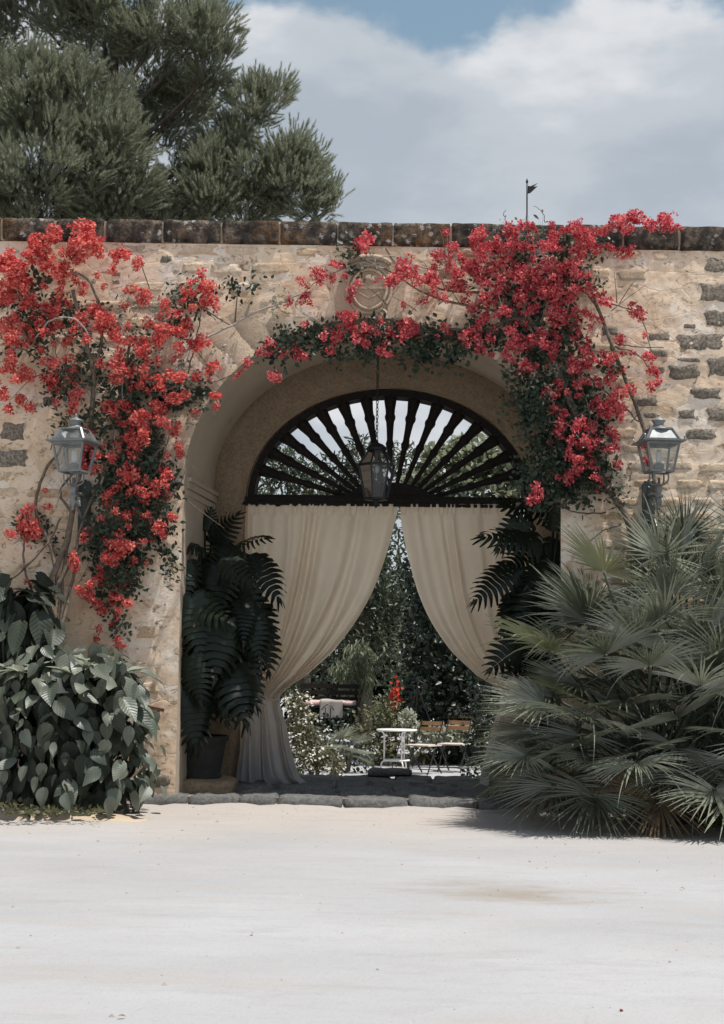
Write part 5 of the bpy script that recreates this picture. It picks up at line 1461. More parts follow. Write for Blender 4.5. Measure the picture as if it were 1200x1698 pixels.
RLEAF = [(940, 640, 80, 90, 40), (930, 780, 70, 60, 36), (620, 565, 110, 16, 20), (830, 545, 60, 30, 14), (520, 560, 60, 14, 10), (900, 450, 110, 50, 18), (910, 560, 70, 40, 16), (930, 690, 60, 70, 46), (970, 770, 40, 50, 24), (900, 800, 34, 40, 20), (880, 640, 40, 50, 22), (860, 420, 80, 30, 9), (640, 560, 70, 18, 12), (560, 560, 50, 18, 8), (460, 580, 45, 10, 8), (720, 565, 60, 16, 10), (800, 560, 50, 26, 12), (600, 590, 8, 14, 2), (750, 590, 8, 20, 2), (700, 590, 16, 16, 4), (960, 480, 40, 40, 8), (850, 500, 60, 30, 9), (580, 430, 30, 20, 3), (1000, 690, 30, 30, 6), (890, 730, 20, 40, 10), (540, 590, 20, 10, 2), (980, 400, 50, 16, 4), (1010, 820, 20, 30, 4), (870, 690, 12, 30, 4), (930, 820, 40, 20, 6)]
RDRY = [(640, 435, 30, 14, 3), (860, 385, 40, 14, 4), (960, 400, 40, 14, 4), (885, 440, 12, 8, 2), (470, 505, 20, 14, 4), (580, 435, 20, 14, 2), (1070, 375, 30, 10, 2), (920, 640, 40, 30, 4), (1030, 800, 16, 16, 3), (720, 440, 30, 20, 3)]
RSTEM = [([(1075, 1000, 0.2), (1040, 860, 0.12), (1000, 800, 0.1), (960, 700, 0.1), (925, 610, 0.1), (890, 550, 0.12), (850, 480, 0.14)], 0.034, 0.016, 0),
 ([(1100, 900, 0.15), (1072, 730, 0.10), (1040, 640, 0.08), (1010, 560, 0.08), (975, 470, 0.09), (952, 430, 0.1)], 0.020, 0.012, 0),
 ([(1010, 560, 0.08), (990, 510, 0.07), (965, 480, 0.08)], 0.012, 0.008, 0),
 ([(960, 700, 0.1), (910, 600, 0.12), (860, 530, 0.12), (800, 550, 0.1), (740, 545, 0.1), (690, 560, 0.1), (620, 570, 0.1), (540, 570, 0.1), (450, 585, 0.09), (400, 600, 0.08)], 0.020, 0.005, 0),
 ([(870, 530, 0.12), (800, 510, 0.1), (740, 500, 0.09), (690, 478, 0.09), (640, 445, 0.1), (600, 430, 0.1)], 0.014, 0.006, 0),
 ([(860, 500, 0.12), (800, 485, 0.09), (730, 480, 0.08), (660, 440, 0.1), (640, 410, 0.1)], 0.012, 0.006, 0), ([(790, 540, 0.1), (815, 500, 0.1), (850, 440, 0.14), (880, 400, 0.2)], 0.012, 0.008, 0),
 ([(985, 500, 0.08), (1020, 505, 0.08), (1060, 525, 0.08), (1080, 580, 0.07)], 0.008, 0.004, 0), ([(1020, 570, 0.08), (1060, 575, 0.07), (1100, 577, 0.07)], 0.007, 0.004, 0), ([(1020, 575, 0.08), (1060, 590, 0.08), (1095, 640, 0.07)], 0.007, 0.004, 0),
 ([(1060, 700, 0.12), (1030, 670, 0.1), (990, 640, 0.1), (950, 600, 0.1)], 0.008, 0.005, 0), ([(640, 445, 0.1), (600, 435, 0.1), (560, 450, 0.09), (520, 470, 0.09), (490, 505, 0.09), (520, 530, 0.08), (560, 560, 0.1)], 0.008, 0.004, 1),
 ([(735, 448, 0.1), (690, 440, 0.16), (650, 425, 0.18), (612, 430, 0.14)], 0.007, 0.004, 1), ([(630, 575, 0.08), (620, 540, 0.1), (640, 500, 0.1)], 0.006, 0.004, 0), ([(840, 368, 0.3), (835, 355, 0.3), (838, 348, 0.3)], 0.004, 0.002, 0),
 ([(905, 370, 0.25), (898, 350, 0.25), (884, 342, 0.25)], 0.004, 0.002, 0), ([(1005, 850, 0.1), (960, 850, 0.08), (920, 840, 0.07), (900, 860, 0.06)], 0.008, 0.004, 0), ([(1030, 870, 0.12), (1000, 880, 0.08), (975, 900, 0.07)], 0.007, 0.003, 0)]
boug('crimson flowered bougainvillea spilling over the wall top right of the arch', 1085, -0.3, 'pink', RIGHT, RLEAF, RDRY, RSTEM, (60, 640, 1060, 430, 830), 8,
 [(860, 420, 130, 50, 110, .6), (900, 490, 120, 50, 90, .2), (930, 570, 100, 60, 80, .1), (960, 670, 75, 70, 75, .1), (960, 770, 65, 50, 46, 0), (720, 460, 80, 30, 36, .4), (575, 550, 80, 30, 34, 0), (545, 470, 60, 40, 22, 0), (680, 555, 80, 20, 26, 0), (600, 405, 40, 18, 10, .2), (1060, 370, 60, 14, 24, .9), (1030, 620, 60, 60, 18, .2), (800, 560, 60, 26, 24, 0), (460, 580, 60, 16, 12, 0), (790, 500, 60, 30, 22, 0)])

# ------------------------------------------------------------------ pine behind the wall
def needle_shoot(seed, nn=46):
    rd = np.random.default_rng(seed); V, F = [], []
    for i in range(nn):
        t = i / nn; y = 0.02 + 0.26 * t
        a = i * 2.4; sp = 0.75 * (1 - 0.55 * t)
        d = np.array([math.cos(a) * sp, 1.0, math.sin(a) * sp]); d /= np.linalg.norm(d)
        side = np.cross(d, rd.normal(size=3)); side /= np.linalg.norm(side)
        L = rd.uniform(0.08, 0.13); o = len(V); c = np.array([0, y, 0]); w = 0.0055
        V += [c - side * w, c + side * w, c + d * L]; F.append((o, o + 1, o + 2))
    return np.array(V), np.array(F)
shoots = [needle_shoot(i) for i in range(6)]
def pine():
    Y = 16.0
    base = Vector((at(150, 1110, Y).x, Y, GZ))
    t = thing('pine_tree', 'large grey green pine rising behind the left of the wall', 'tree', base)
    B = [(60, 30, 100, .4), (170, 40, 95, 0), (265, 45, 75, -.4), (335, 55, 52, -.5), (355, 115, 40, -.4), (330, 150, 40, 0), (240, 130, 80, .3), (50, 170, 105, -1.0), (150, 205, 85, -1.2), (60, 290, 105, -1.4), (185, 250, 60, -1.3), (190, 320, 80, -.8),
         (275, 215, 60, .4), (310, 180, 45, .6), (290, 330, 70, .2), (380, 250, 55, 0), (425, 185, 42, -.2), (455, 165, 24, -.2), (405, 215, 40, 0), (350, 320, 70, -.4), (430, 290, 62, -.3), (480, 265, 42, -.3), (480, 320, 50, -.4), (512, 300, 28, -.3), (525, 345, 36, -.3), (548, 345, 18, -.3), (400, 360, 80, 0), (60, 390, 120, -.5), (220, 400, 100, 0),
         (-80, 60, 140, 0), (-120, 220, 150, -.6), (-90, 380, 150, -.4), (60, -110, 130, 0), (190, -100, 120, 0), (280, -50, 70, 0), (-80, -120, 150, 0), (100, -240, 120, 0)]
    s_ = ppm(Y)
    mats = []
    for (px, py, r, dy) in B:
        c = np.array(at(px, py, Y + dy * 1.2)); rm = r / s_
        vis = py > -40
        # dark inner twigs
        for i in range(int((320 if vis else 150) * rm * rm)):
            d = rdir(); p = c + d * rm * 0.8 * rng.random() ** 0.5 * np.array([1, 0.8, 0.85])
            mats.append((rng.integers(6), frame(d * 0.6 + np.array([0, 0, .5]) + rdir() * 0.5, rdir(), p, rng.uniform(0.7, 1.1))))
        # plumes of upright shoots on the outside
        for i in range(int((26 if vis else 10) * rm * rm) + 3):
            d = rdir(); d[1] = d[1] if rng.random() < 0.35 else -abs(d[1])
            if nz(c[0] + d[0] * rm, c[1], c[2] + d[2] * rm, 0.9) < -0.36: continue
            pc = c + d * rm * rng.uniform(0.62, 1.0) * np.array([1, 0.8, 0.85]); pr = rng.uniform(0.16, 0.34)
            pd = d * 0.7 + np.array([0.05, -0.1, 0.75]); pd /= np.linalg.norm(pd)
            for k in range(int(42 * (pr / 0.25) ** 2)):
                e = rdir(); e2 = e + pd * 0.6
                p = pc + e2 * pr * rng.random() ** 0.5
                mats.append((rng.integers(6), frame(pd * 1.0 + e * 0.55, rdir(), p, rng.uniform(0.5, 0.85) if rng.random() < 0.93 else rng.uniform(0.9, 1.2))))
    V, F = scatter(shoots, mats)
    V -= np.array(base)
    link('crown', np_mesh('crown', V, F, M_pine), t)
    m = MB(); P = smooth_path([(0, 0, 0), (0.15, 0, 4), (-0.1, 0, 8), (0.1, 0, 12), (0, 0, 17)], 4)
    m.tube(P, [0.30 - 0.26 * k / (len(P) - 1) for k in range(len(P))], 10); m.build('trunk', M_bark, t, True)
    for (px, py, r, dy) in B:
        e = at(px, py, Y + dy * 1.2) - base
        z0 = max(3.0, e.z - 1.0 - 0.35 * abs(e.x)); s0 = Vector((0, 0, min(z0, 15.5)))
        m = MB(); pts = smooth_path([s0, s0.lerp(e, 0.5) + Vector((0, 0, -0.15)), e], 5)
        m.tube(pts, [0.07 - 0.055 * k / (len(pts) - 1) for k in range(len(pts))], 6); m.build('limb', M_bark, t, True)
    return len(F)
pine()

# ------------------------------------------------------------------ garden behind the gateway
M_ivy = m_leaf('ivy_leaf', (0.013, 0.021, 0.013), (0.042, 0.058, 0.034), 0.4, 0.4, 0.2)
M_gmid = m_leaf('tree_leaf', (0.050, 0.065, 0.040), (0.12, 0.14, 0.085), 0.45, 0.35, 0.3)
M_glight = m_leaf('sunny_leaf', (0.15, 0.17, 0.10), (0.28, 0.30, 0.20), 0.45, 0.35, 0.4)
M_gpale = m_leaf('variegated_leaf', (0.24, 0.26, 0.18), (0.50, 0.50, 0.40), 0.5, 0.3, 0.35)
M_olive = m_leaf('olive_leaf', (0.085, 0.088, 0.045), (0.19, 0.185, 0.10), 0.5, 0.3, 0.3)
M_red = m_leaf('red_petal', (0.42, 0.03, 0.02), (0.62, 0.10, 0.05), 0.6, 0.2, 0.3)
def leafv(size, asp, curl=0.12):
    s_ = size; w = size * asp
    V = np.array([(0, 0, 0), (w, .35 * s_, curl * s_), (w * .7, .7 * s_, curl * s_), (0, s_, 0), (-w * .7, .7 * s_, curl * s_), (-w, .35 * s_, curl * s_)])
    return V, np.array([(0, 1, 2), (0, 2, 3), (0, 3, 4), (0, 4, 5)])
def crown_mesh(blobs, dens, lv, mat, origin, down=0.0, shell=0.4, clump=1.6, drop=0.65, smin=0.7, smax=1.3):
    """blobs (centre, rx, ry, rz) filled with leaves, uneven and open"""
    mats = []
    for (c, rx, ry, rz) in blobs:
        c = np.array(c); n = int(dens * (rx * rz + rx * ry + ry * rz))
        for i in range(n):
            d = rdir(); q = rng.random() ** shell
            p = c + d * q * np.array([rx, ry, rz])
            if nz(p[0], p[1], p[2], clump / max(0.3, rx)) < -0.08 and rng.random() < drop: continue
            ax = d * 0.5 + rdir() * 0.8 + np.array([0, 0, -down]); nr = np.array([0, -0.2, 1.0]) + d * 0.6 + rdir() * 0.7
            mats.append((0, frame(ax, nr, p, rng.uniform(smin, smax))))
    V, F = scatter([lv], mats)
    return np_mesh('crown', V - np.array(origin), F, mat)
def pb(px, py, r, Y, sx=1.0, sz=1.0, sy=1.0):
    s_ = ppm(Y); return (at(px, py, Y), r * sx / s_, r * sy / s_, r * sz / s_)
def tree(label, px, Y, blobs, dens, lv, mat, name='garden_tree', cat='tree', trunk=0.12, z0=None, **kw):
    b = Vector((at(px, 1200, Y).x, Y, GZ if z0 is None else z0))
    t = thing(name, label, cat, b)
    me = crown_mesh(blobs, dens, lv, mat, b, **kw); link('crown', me, t)
    zt = max(c[0].z for c in blobs) - b.z
    m = MB(); P = smooth_path([(0, 0, -0.05), (0.05, 0.02, zt * 0.35), (-0.04, 0, zt * 0.6), (0, 0, zt * 0.85)], 4)
    m.tube(P, [trunk * (1 - 0.8 * k / (len(P) - 1)) for k in range(len(P))], 8); m.build('trunk', M_bark, t, True)
    for (c, *_r) in blobs:
        e = Vector(c) - b; s0 = Vector((0, 0, max(0.1, min(zt * 0.7, e.z * 0.55))))
        m = MB(); pts = smooth_path([s0, s0.lerp(e, 0.5) + Vector((0, 0, 0.06)), e], 3)
        m.tube(pts, [trunk * 0.4 * (1 - 0.75 * k / (len(pts) - 1)) for k in range(len(pts))], 5); m.build('limb', M_bark, t, True)
    return t
SML, MED, BIG, NAR = leafv(0.07, 0.33), leafv(0.11, 0.33), leafv(0.16, 0.36), leafv(0.16, 0.10)
# dark backdrop
tree('tall dark ivy covered tree seen between the curtains on the right', 752, 14.0, [pb(750, 880, 80, 14.2), pb(735, 970, 75, 14), pb(760, 1060, 95, 14), pb(745, 1140, 85, 13.8), pb(775, 1210, 80, 13.8), pb(850, 1000, 110, 14.5), pb(860, 1140, 110, 14.5)], 900, MED, M_ivy, trunk=0.3, shell=0.3, drop=0.3)
tree('loose grey green tree seen high in the gap between the curtains', 600, 20.0, [pb(650, 880, 55, 20), pb(610, 960, 70, 20), pb(660, 1000, 50, 20.5), pb(570, 1050, 80, 20), pb(640, 1080, 60, 20), pb(500, 960, 90, 20), pb(480, 1080, 90, 20), pb(430, 900, 90, 20)], 420, leafv(0.15, 0.2), M_gmid, trunk=0.22, clump=2.4)
tree('dark broad tree far behind the bench', 520, 27.0, [pb(480, 1000, 90, 27), pb(560, 1100, 90, 27), pb(620, 1150, 70, 27), pb(680, 1100, 80, 27), pb(400, 1080, 110, 27), pb(640, 1000, 70, 27), pb(540, 1180, 70, 26)], 230, leafv(0.26, 0.33), M_ivy, trunk=0.35, drop=0.3)
tree('far dark tree behind the right garden', 800, 30.0, [pb(760, 1050, 100, 30), pb(860, 1000, 120, 30), pb(940, 1080, 120, 30), pb(700, 1150, 90, 30)], 200, leafv(0.28, 0.33), M_ivy, trunk=0.35, drop=0.3)
tree('far dark tree behind the left garden', 330, 30.0, [pb(300, 1000, 130, 30), pb(200, 1050, 130, 30), pb(380, 1120, 100, 30)], 190, leafv(0.28, 0.33), M_ivy, trunk=0.35, drop=0.3)
tree('pale weeping shrub hanging over the bench', 592, 16.0, [pb(595, 1085, 26, 16, 1, 1.2), pb(580, 1120, 24, 16, 1, 1.5), pb(605, 1130, 18, 16, 1, 1.8), pb(560, 1105, 16, 16.2)], 1100, leafv(0.15, 0.11), M_glight, name='weeping_shrub', cat='shrub', trunk=0.06, down=1.6, shell=0.5, clump=2.4)
# seen through the fanlight
tree('sunny broadleaf tree showing through the right of the fanlight', 790, 15.0, [pb(730, 790, 50, 15), pb(785, 770, 50, 15.2), pb(835, 770, 46, 15), pb(870, 800, 50, 15), pb(700, 815, 40, 15), pb(790, 830, 70, 15), pb(760, 745, 24, 15), pb(720, 760, 22, 15)], 520, leafv(0.15, 0.4), M_glight, trunk=0.16, drop=0.5)
tree('feathery grey tree showing through the left of the fanlight', 500, 24.0, [pb(440, 790, 36, 24), pb(480, 775, 34, 24), pb(520, 795, 40, 24), pb(465, 750, 20, 24), pb(560, 790, 40, 24.4), pb(600, 770, 36, 24), pb(590, 740, 22, 24), pb(640, 790, 40, 24), pb(665, 760, 30, 24), pb(500, 850, 60, 24), pb(600, 850, 60, 24)], 420, leafv(0.2, 0.14), M_gmid, trunk=0.2, clump=2.8, drop=0.85)
def bare_branches():
    b = Vector((at(800, 1200, 17).x, 17, GZ)); t = thing('bare_tree', 'bare twiggy branches against the sky in the right of the fanlight', 'tree', b)
    rd = random.Random(4); top = at(800, 745, 17) - b
    m = MB(); m.tube(smooth_path([(0, 0, 0), (0.1, 0, top.z * 0.5), top * 0.8, top], 4), [0.14 - 0.12 * k / 12 for k in range(13)], 7); m.build('trunk', M_bark, t, True)
    for i in range(22):
        s0 = top * rd.uniform(0.72, 0.98); a = rd.uniform(-1.2, 1.2)
        e = s0 + Vector((math.sin(a) * rd.uniform(0.3, 1.0), rd.uniform(-.3, .3), rd.uniform(0.1, 0.8)))
        e2 = e + Vector((math.sin(a + rd.uniform(-.6, .6)) * 0.35, 0, rd.uniform(0.05, 0.3)))
        m = MB(); P = smooth_path([s0, s0.lerp(e, .5) + Vector((0, 0, .05)), e, e2], 4); m.tube(P, [0.022 - 0.017 * k / (len(P) - 1) for k in range(len(P))], 5)
        m.build('branch', M_bark, t, True)
bare_branches()
# shrubs near the gateway
tree('sunlit small leaved shrub with pale flowers beside the left curtain', 520, 4.6, [pb(492, 1165, 22, 4.6), pb(500, 1205, 30, 4.6), pb(515, 1245, 38, 4.5), pb(545, 1270, 26, 4.4), pb(470, 1240, 40, 4.8), pb(505, 1285, 30, 4.4)], 4200, leafv(0.04, 0.34), M_olive, name='flowering_shrub', cat='shrub', trunk=0.03)
tree('dark small leaved shrub beside the right curtain', 800, 4.6, [pb(805, 1130, 34, 4.8), pb(800, 1190, 34, 4.6), pb(795, 1240, 32, 4.6), pb(782, 1275, 20, 4.4), pb(830, 1260, 40, 4.8)], 3000, leafv(0.045, 0.36), M_ivy, name='dark_shrub', cat='shrub', trunk=0.03)
# white flowers on the left shrub
t = bpy.data.objects['flowering_shrub']
V, F = [], []
for (c, rx, ry, rz) in [pb(496, 1170, 24, 4.5), pb(510, 1225, 38, 4.45), pb(540, 1265, 30, 4.3)]:
    for i in range(110):
        d = rdir(); p = np.array(c) + d * np.array([rx, ry, rz]) * rng.uniform(0.85, 1.1)
        if d[1] > 0.3: continue
        lv, lf = leafv(0.04, 0.4); o = len(V)
        M = frame(rdir(), (0, -0.4, 1), p); V += list(lv @ M[:3, :3].T + M[:3, 3] - np.array(t.location)); F += [tuple(f + o) for f in lf]
o = link('blossom', mesh('blossom', V, F, M_white), t); o['kind'] = 'stuff'
tree('olive green bushy shrub behind the round table', 628, 13.0, [pb(620, 1200, 36, 13), pb(650, 1190, 32, 13), pb(612, 1240, 40, 13), pb(650, 1235, 44, 13), pb(690, 1240, 34, 13.2)], 900, SML, M_olive, name='bushy_shrub', cat='shrub', trunk=0.04)
tree('dark low shrub left of the round table', 575, 11.0, [pb(570, 1240, 34, 11), pb(590, 1255, 30, 11), pb(545, 1225, 40, 11.5), pb(520, 1240, 40, 11.5)], 800, SML, M_ivy, name='low_shrub', cat='shrub', trunk=0.04)
rb = tree('shrub with a spray of bright red flowers behind the table', 652, 13.6, [pb(640, 1168, 20, 13.6), pb(655, 1150, 16, 13.6), pb(630, 1185, 18, 13.6)], 1200, SML, M_glight, name='red_flower_shrub', cat='shrub', trunk=0.03)
V, F = [], []
for i in range(70):
    p = np.array(at(655 + rng.normal() * 4, 1158 + rng.normal() * 11, 13.3)); lv, lf = leafv(0.07, 0.5); o = len(V)
    M = frame(rdir(), (0, -1, 0.5), p); V += list(lv @ M[:3, :3].T + M[:3, 3] - np.array(rb.location)); F += [tuple(f + o) for f in lf]
o = link('red_blossom', mesh('red_blossom', V, F, M_red), rb); o['kind'] = 'stuff'
tree('small pale variegated bush right behind the round table', 676, 11.5, [pb(675, 1188, 13, 11.5), pb(684, 1192, 11, 11.5), pb(668, 1195, 10, 11.5)], 2600, leafv(0.06, 0.3), M_gpale, name='variegated_bush', cat='shrub', trunk=0.02)
tree('low white leaved plants in the bed behind the folding chairs', 735, 12.6, [pb(x, 1216 + 5 * (k % 2), 12, 12.6) for k, x in enumerate(range(695, 800, 14))], 1900, leafv(0.09, 0.4), M_gpale, name='bed_plants', cat='plants', trunk=0.01, z0=GZ)
fan_palm('small dark fan palm in the shade left of the garden path', [Vector((at(552, 1250, 8.5).x, 8.5, GZ))], [(0, th, az, 0.36, 0.3) for th, az in ((30, 20), (50, 80), (60, -60), (75, 30), (80, -100), (40, 150), (85, 120), (70, -10), (95, 60))], 'small_fan_palm')

# ------------------------------------------------------------------ garden furniture
M_wpaint = m_simple('white_enamel', (0.74, 0.73, 0.70), 0.4, 0.4, var=0.05)
M_wood = m_simple('oiled_slat', (0.36, 0.20, 0.10), 0.6, 0.3, var=0.3, scale=9)
M_wwood = m_simple('bleached_slat', (0.62, 0.54, 0.46), 0.7, 0.2, var=0.15, scale=9)
def m_wicker():
    s = NT('wicker'); w = s.n('TexWave', {'Scale': 38.0, 'Distortion': 2.0, 'Vector': s.pos((1, 1, 2.2))}, bands_direction='Z').outputs[1]
    c = s.mix(w, (0.20, 0.125, 0.065), (0.42, 0.29, 0.17)); s.bsdf(c, 0.8, 0.2, nrm=s.bump(w, 0.8, 0.01)); return s.m
M_wicker = m_wicker()
def on_ground(px, py, z=GZ):
    d = _RT * ((px - 600) / FPX) + _UP * ((849 - py) / FPX) + _F
    return CAM + d * ((z - CAM.z) / d.z)
tb = on_ground(657, 1287)
t = thing('garden_table', 'small round white metal garden table with a lower shelf', 'table', tb)
MB().lathe([(0.0, 0.695), (0.30, 0.695), (0.315, 0.70), (0.318, 0.712), (0.31, 0.722), (0.0, 0.724)], 32, cap=False).build('table_top', M_wpaint, t, True)
MB().lathe([(0.0, 0.235), (0.205, 0.235), (0.21, 0.245), (0.205, 0.255), (0.0, 0.257)], 24, cap=False).build('shelf', M_wpaint, t, True)
for k in range(3):
    a = R(120 * k + 52); c, s_ = math.cos(a), math.sin(a)
    m = MB(); P = [(0.29, 0.69), (0.235, 0.682), (0.20, 0.64), (0.195, 0.55), (0.195, 0.25)]
    m.tube(smooth_path([(r * c, r * s_, z) for r, z in P], 5), 0.0125, 8)
    P = [(0.14, 0.232), (0.20, 0.228), (0.235, 0.19), (0.245, 0.12), (0.25, 0.0)]
    m.tube(smooth_path([(r * c, r * s_, z) for r, z in P], 5), 0.0125, 8); m.tube([(0.195 * c, 0.195 * s_, 0.262), (0.14 * c, 0.14 * s_, 0.232)], 0.012, 6)
    m.build('leg', M_wpaint, t, True)
def folding_chair(label, p, rz):
    t = thing('folding_chair', label, 'chair', p, 'folding chairs on the garden gravel', rz)
    for k in range(6):
        MB().box((0, -0.20 + 0.075 * k, 0.45), (0.44, 0.062, 0.02)).build('seat_slat', M_wwood, t)
    for z in (0.70, 0.79):
        MB().box((0, 0.235 + (z - .45) * 0.12, z), (0.42, 0.02, 0.062)).build('back_slat', M_wood, t)
    for sx in (-1, 1):
        m = MB(); m.bar((sx * 0.195, -0.22, 0.0), (sx * 0.195, 0.285, 0.84), 0.012, 0.022); m.build('back_leg', M_iron, t)
        m = MB(); m.bar((sx * 0.18, 0.27, 0.0), (sx * 0.18, -0.20, 0.44), 0.012, 0.022); m.build('front_leg', M_iron, t)
    m = MB(); m.tube([(-0.195, -0.17, 0.08), (0.195, -0.17, 0.08)], 0.007, 6); m.build('crossbar', M_iron, t)
    m = MB(); m.tube([(-0.18, 0.22, 0.05), (0.18, 0.22, 0.05)], 0.007, 6); m.build('crossbar', M_iron, t)
    return t
folding_chair('slatted folding chair nearest the round table', on_ground(702, 1283), R(-32))
folding_chair('slatted folding chair farther right, partly behind the dark shrub', on_ground(752, 1280), R(-24))
# small table carrying the pale boxes
q = on_ground(757, 1268)
t = thing('side_table', 'plain dark side table standing behind the folding chairs', 'table', q)
MB().box((0, 0, 0.83), (0.50, 0.36, 0.03)).build('table_top', M_wood, t)
for sx in (-1, 1):
    for sy in (-1, 1): MB().box((sx * 0.21, sy * 0.14, 0.41), (0.035, 0.035, 0.81)).build('leg', M_darkwood, t)
o = MB().box((0, 0, 0.07), (0.30, 0.22, 0.14)).build('white_box', M_wpaint); o.location = q + Vector((-0.02, 0, 0.848)); o.rotation_euler.z = 0.1
m = MB(); m.box((0, 0, 0.146), (0.31, 0.23, 0.016)); m.build('lid', M_wpaint, o)
tag(o, 'pale rectangular box standing behind the right folding chair', 'box')
o = MB().box((0, 0, 0.025), (0.13, 0.10, 0.05)).build('small_box', M_wwood); o.location = q + Vector((-0.02, 0, 1.005)); tag(o, 'small box lying on top of the pale rectangular box', 'box')
MB().box((0, 0, 0.053), (0.136, 0.106, 0.008)).build('lid', M_wwood, o)
def basket(label, p, r, h, tilt=0.0, fill=None):
    t = thing('basket', label, 'basket', p, 'baskets under the garden chairs'); t.rotation_euler = (tilt, 0, 0.4)
    m = MB(); m.lathe([(r * 0.78, 0), (r * 0.92, h * 0.4), (r, h * 0.9), (r * 0.93, h * 0.9), (r * 0.75, h * 0.1)], 20); m.build('body', M_wicker, t, True)
    m = MB(); m.tube([(r * math.cos(a), r * math.sin(a), h * 0.93 + 0.004 * math.sin(9 * a)) for a in np.linspace(0, 2 * math.pi, 30)], 0.014, 6, False); m.build('rim', M_wicker, t, True)
    if fill is not None:
        m = MB(); m.lathe([(r * 0.9, h * 0.8), (r * 0.7, h * 1.02), (r * 0.3, h * 1.1), (0.001, h * 1.06)], 14); m.build('contents', fill, t, True)
    return t
basket('round wicker basket with pale contents under the chair beside the table', on_ground(704, 1266), 0.145, 0.17, 0, M_wpaint)
basket('shallow dark wicker basket right behind the round table', on_ground(668, 1270), 0.12, 0.12, 0, M_wicker)
basket('pale wicker basket tipped over left of the round table', on_ground(640, 1267) + Vector((0, 0, 0.12)), 0.12, 0.20, R(62))
# iron obelisk
ob = on_ground(695, 1262); ob.y = 12.2; ob.x = at(692, 1200, 12.2).x; ob.z = GZ
t = thing('iron_obelisk', 'tall thin iron plant obelisk with curled top behind the chairs', 'trellis', ob)
ap = at(692, 1140, 12.2) - ob
for (px) in (668, 688, 720):
    e = at(px, 1215, 12.2) - ob; e2 = ap + (e - ap) * (ap.z / (ap.z - e.z)); e2.y = {668: -0.12, 688: 0.22, 720: -0.1}[px]
    m = MB(); m.tube([ap, e2], 0.010, 5); m.build('rod', M_iron, t)
for k in range(4):
    a = R(90 * k); m = MB()
    m.tube([(0.10 * (1 - u / 8) * math.sin(u) * math.cos(a) + 0.03 * math.cos(a), 0.10 * (1 - u / 8) * math.sin(u) * math.sin(a), ap.z + 0.02 + 0.026 * u) for u in np.linspace(0, 6, 22)], 0.010, 5); m.build('curl', M_iron, t)
# bench with a cloth
bp = on_ground(545, 1230); bp.y = 15.0; bp.x = at(545, 1180, 15).x; bp.z = GZ
zc = at(545, 1163, 15).z - GZ
t = thing('garden_bench', 'dark garden bench with pink cushions far left through the gateway', 'bench', bp)
for k in range(4): MB().box((0, -0.2 + 0.13 * k, zc - 0.10), (1.1, 0.11, 0.03)).build('seat_slat', M_darkwood, t)
for k in range(3): MB().box((0, 0.28, zc + 0.04 + 0.12 * k), (1.1, 0.03, 0.08)).build('back_slat', M_darkwood, t)
for sx in (-1, 1):
    MB().box((sx * 0.5, -0.2, (zc - 0.11) / 2), (0.06, 0.06, zc - 0.11)).build('leg', M_darkwood, t)
    MB().box((sx * 0.5, 0.29, (zc + 0.3) / 2), (0.06, 0.06, zc + 0.3)).build('leg', M_darkwood, t)
M_pinkc = m_simple('faded_pink_cotton', (0.55, 0.40, 0.36), 0.9, 0.1, var=0.1)
link('cushion', block_mesh('cushion', 1.0, 0.46, 0.10, M_pinkc, 2.0, 0.02), t, (0, 0, zc - 0.03))
V, F = [], []
for j in range(15):
    for i in range(15):
        u, v = i / 14, j / 14; x = -0.16 + 0.42 * u
        if v < 0.35: V.append((x, 0.18 - 0.44 * v / 0.35, zc + 0.03 + 0.01 * math.sin(6 * u)))
        else: V.append((x, -0.27 - 0.02 * math.sin(11 * u + v), zc + 0.025 - 0.32 * (v - 0.35) / 0.65))
for j in range(14):
    for i in range(14): a = j * 15 + i; F.append((a, a + 1, a + 16, a + 15))
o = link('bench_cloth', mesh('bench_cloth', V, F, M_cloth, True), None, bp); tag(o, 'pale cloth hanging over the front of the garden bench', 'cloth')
o.modifiers.new('thickness', 'SOLIDIFY').thickness = 0.006
sp_ = Vector((at(543, 1200, 14.2).x, 14.2, GZ)); hz = at(543, 1173, 14.2).z - GZ
t = thing('plant_stand', 'thin black iron plant stand in front of the bench cloth', 'stand', sp_)
for sx in (-1, 1): m = MB(); m.tube([(sx * 0.055, 0, 0), (sx * 0.045, 0, hz)], 0.009, 5); m.build('leg', M_iron, t)
m = MB(); m.tube(smooth_path([(-0.11, 0, hz - 0.05), (-0.06, 0, hz + 0.02), (0, 0, hz + 0.05), (0.06, 0, hz + 0.02), (0.11, 0, hz - 0.05)], 4), 0.009, 5); m.build('arch', M_iron, t)
m = MB(); m.tube([(-0.05, 0, hz * 0.8), (0.05, 0, hz * 0.8)], 0.007, 5); m.build('crossbar', M_iron, t)
o = link('garden_step', block_mesh('garden_step', 0.7, 0.5, 0.14, M_trim, 8.1, 0.02), None, on_ground(548, 1262) + Vector((0, 1.4, 0.07))); tag(o, 'pale stone step beside the dark shrub in the garden', 'step')

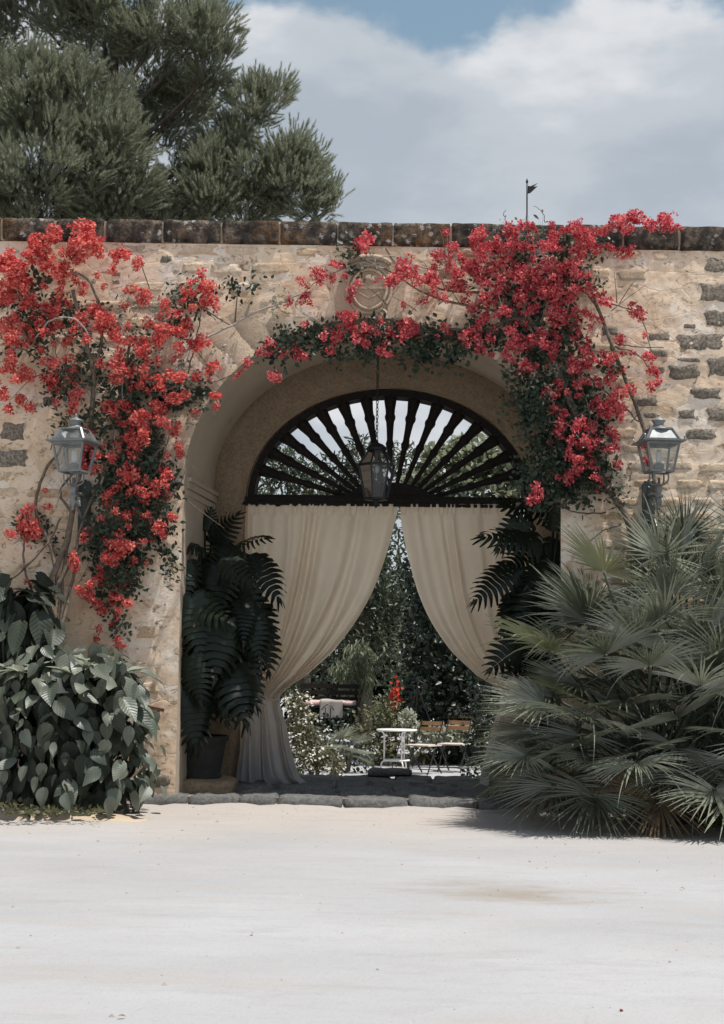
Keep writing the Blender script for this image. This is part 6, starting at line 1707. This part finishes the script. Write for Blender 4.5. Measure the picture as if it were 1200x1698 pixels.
# ------------------------------------------------------------------ small things on the ground
def weeds():
    mats = []
    for i in range(420):
        px = rng.uniform(-60, 95) if i < 330 else rng.uniform(90, 170)
        p = on_ground(px, rng.uniform(1343, 1352), YZ + 0.06); p.z = YZ + 0.055 + rng.random() * (0.075 if px < 32 else 0.03)
        mats.append((0, frame(rdir() + np.array([0, -.3, .6]), rdir() + np.array([0, 0, .8]), p, rng.uniform(0.5, 1.1))))
    V, F = scatter([leafv(0.045, 0.42)], mats)
    o = link('weeds', np_mesh('weeds', V, F, M_olive)); tag(o, 'low yellowish weeds along the edge of the left bed', 'weeds', kind='stuff')
weeds()
def pebbles():
    V, F = [], []
    base = [(-1, 0, 0), (1, 0, 0), (0, -1, 0), (0, 1, 0), (0, 0, 0.7)]
    for i in range(1500):
        y = -0.35 - 10.6 * rng.random() ** 1.6; x = rng.uniform(-3.6, 3.6); s_ = 0.003 + 0.010 * rng.random() ** 5
        o = len(V); a = rng.uniform(0, 6.28)
        for k in range(6): V.append((x + s_ * 1.3 * math.cos(a + k * 1.047) * rng.uniform(0.7, 1.1), y + s_ * math.sin(a + k * 1.047) * rng.uniform(0.7, 1.1), yard_z(x, y) - 0.002))
        V.append((x, y, V[-1][2] + s_ * 0.9 + 0.002))
        F += [(o + k, o + (k + 1) % 6, o + 6) for k in range(6)]
    o = link('pebbles', mesh('pebbles', V, F, m_simple('pebble', (0.30, 0.26, 0.23), 0.9, 0.2, var=0.4, scale=3), True)); tag(o, 'scattered small pebbles and grit on the pale ground', 'pebbles', kind='stuff')
pebbles()
M_dry = m_simple('dry_leaf', (0.20, 0.13, 0.08), 0.8, 0.2, var=0.4)
lvs = [(418, 1544, 'dry curled leaf on the gravel, lower middle'), (362, 1362, 'dry leaf on the gravel in front of the left of the threshold'), (622, 1365, 'dry leaf on the gravel in front of the palm shadow'), (1128, 1468, 'dry leaf on the open gravel at the right'), (196, 1682, 'dry leaf at the bottom left edge of the gravel')]
for i, (px, py, lab) in enumerate(lvs):
    p = on_ground(px, py, YZ); p.z = yard_z(p.x, p.y); V, F = ovate_leaf(0.2, 0.7, 0.5, 0.3, 0.4, i, 6, 4)
    o = link('fallen_leaf', mesh('fallen_leaf', V, F, M_dry, True), None, p + Vector((0, 0, 0.012)), (0.1, 0.15, i * 1.3), 0.03); tag(o, lab, 'leaf', 'fallen leaves on the gravel')
p = on_ground(1030, 1668, YZ); p.z = yard_z(p.x, p.y)
o = link('red_pebble', block_mesh('red_pebble', 0.014, 0.012, 0.009, m_simple('brick_red_stone', (0.28, 0.09, 0.07), 0.9, 0.1), 2.2, 0.002, 3, 3, 2, 0.002), None, p + Vector((0, 0, 0.004))); tag(o, 'tiny brick red pebble on the gravel at lower right', 'pebble')
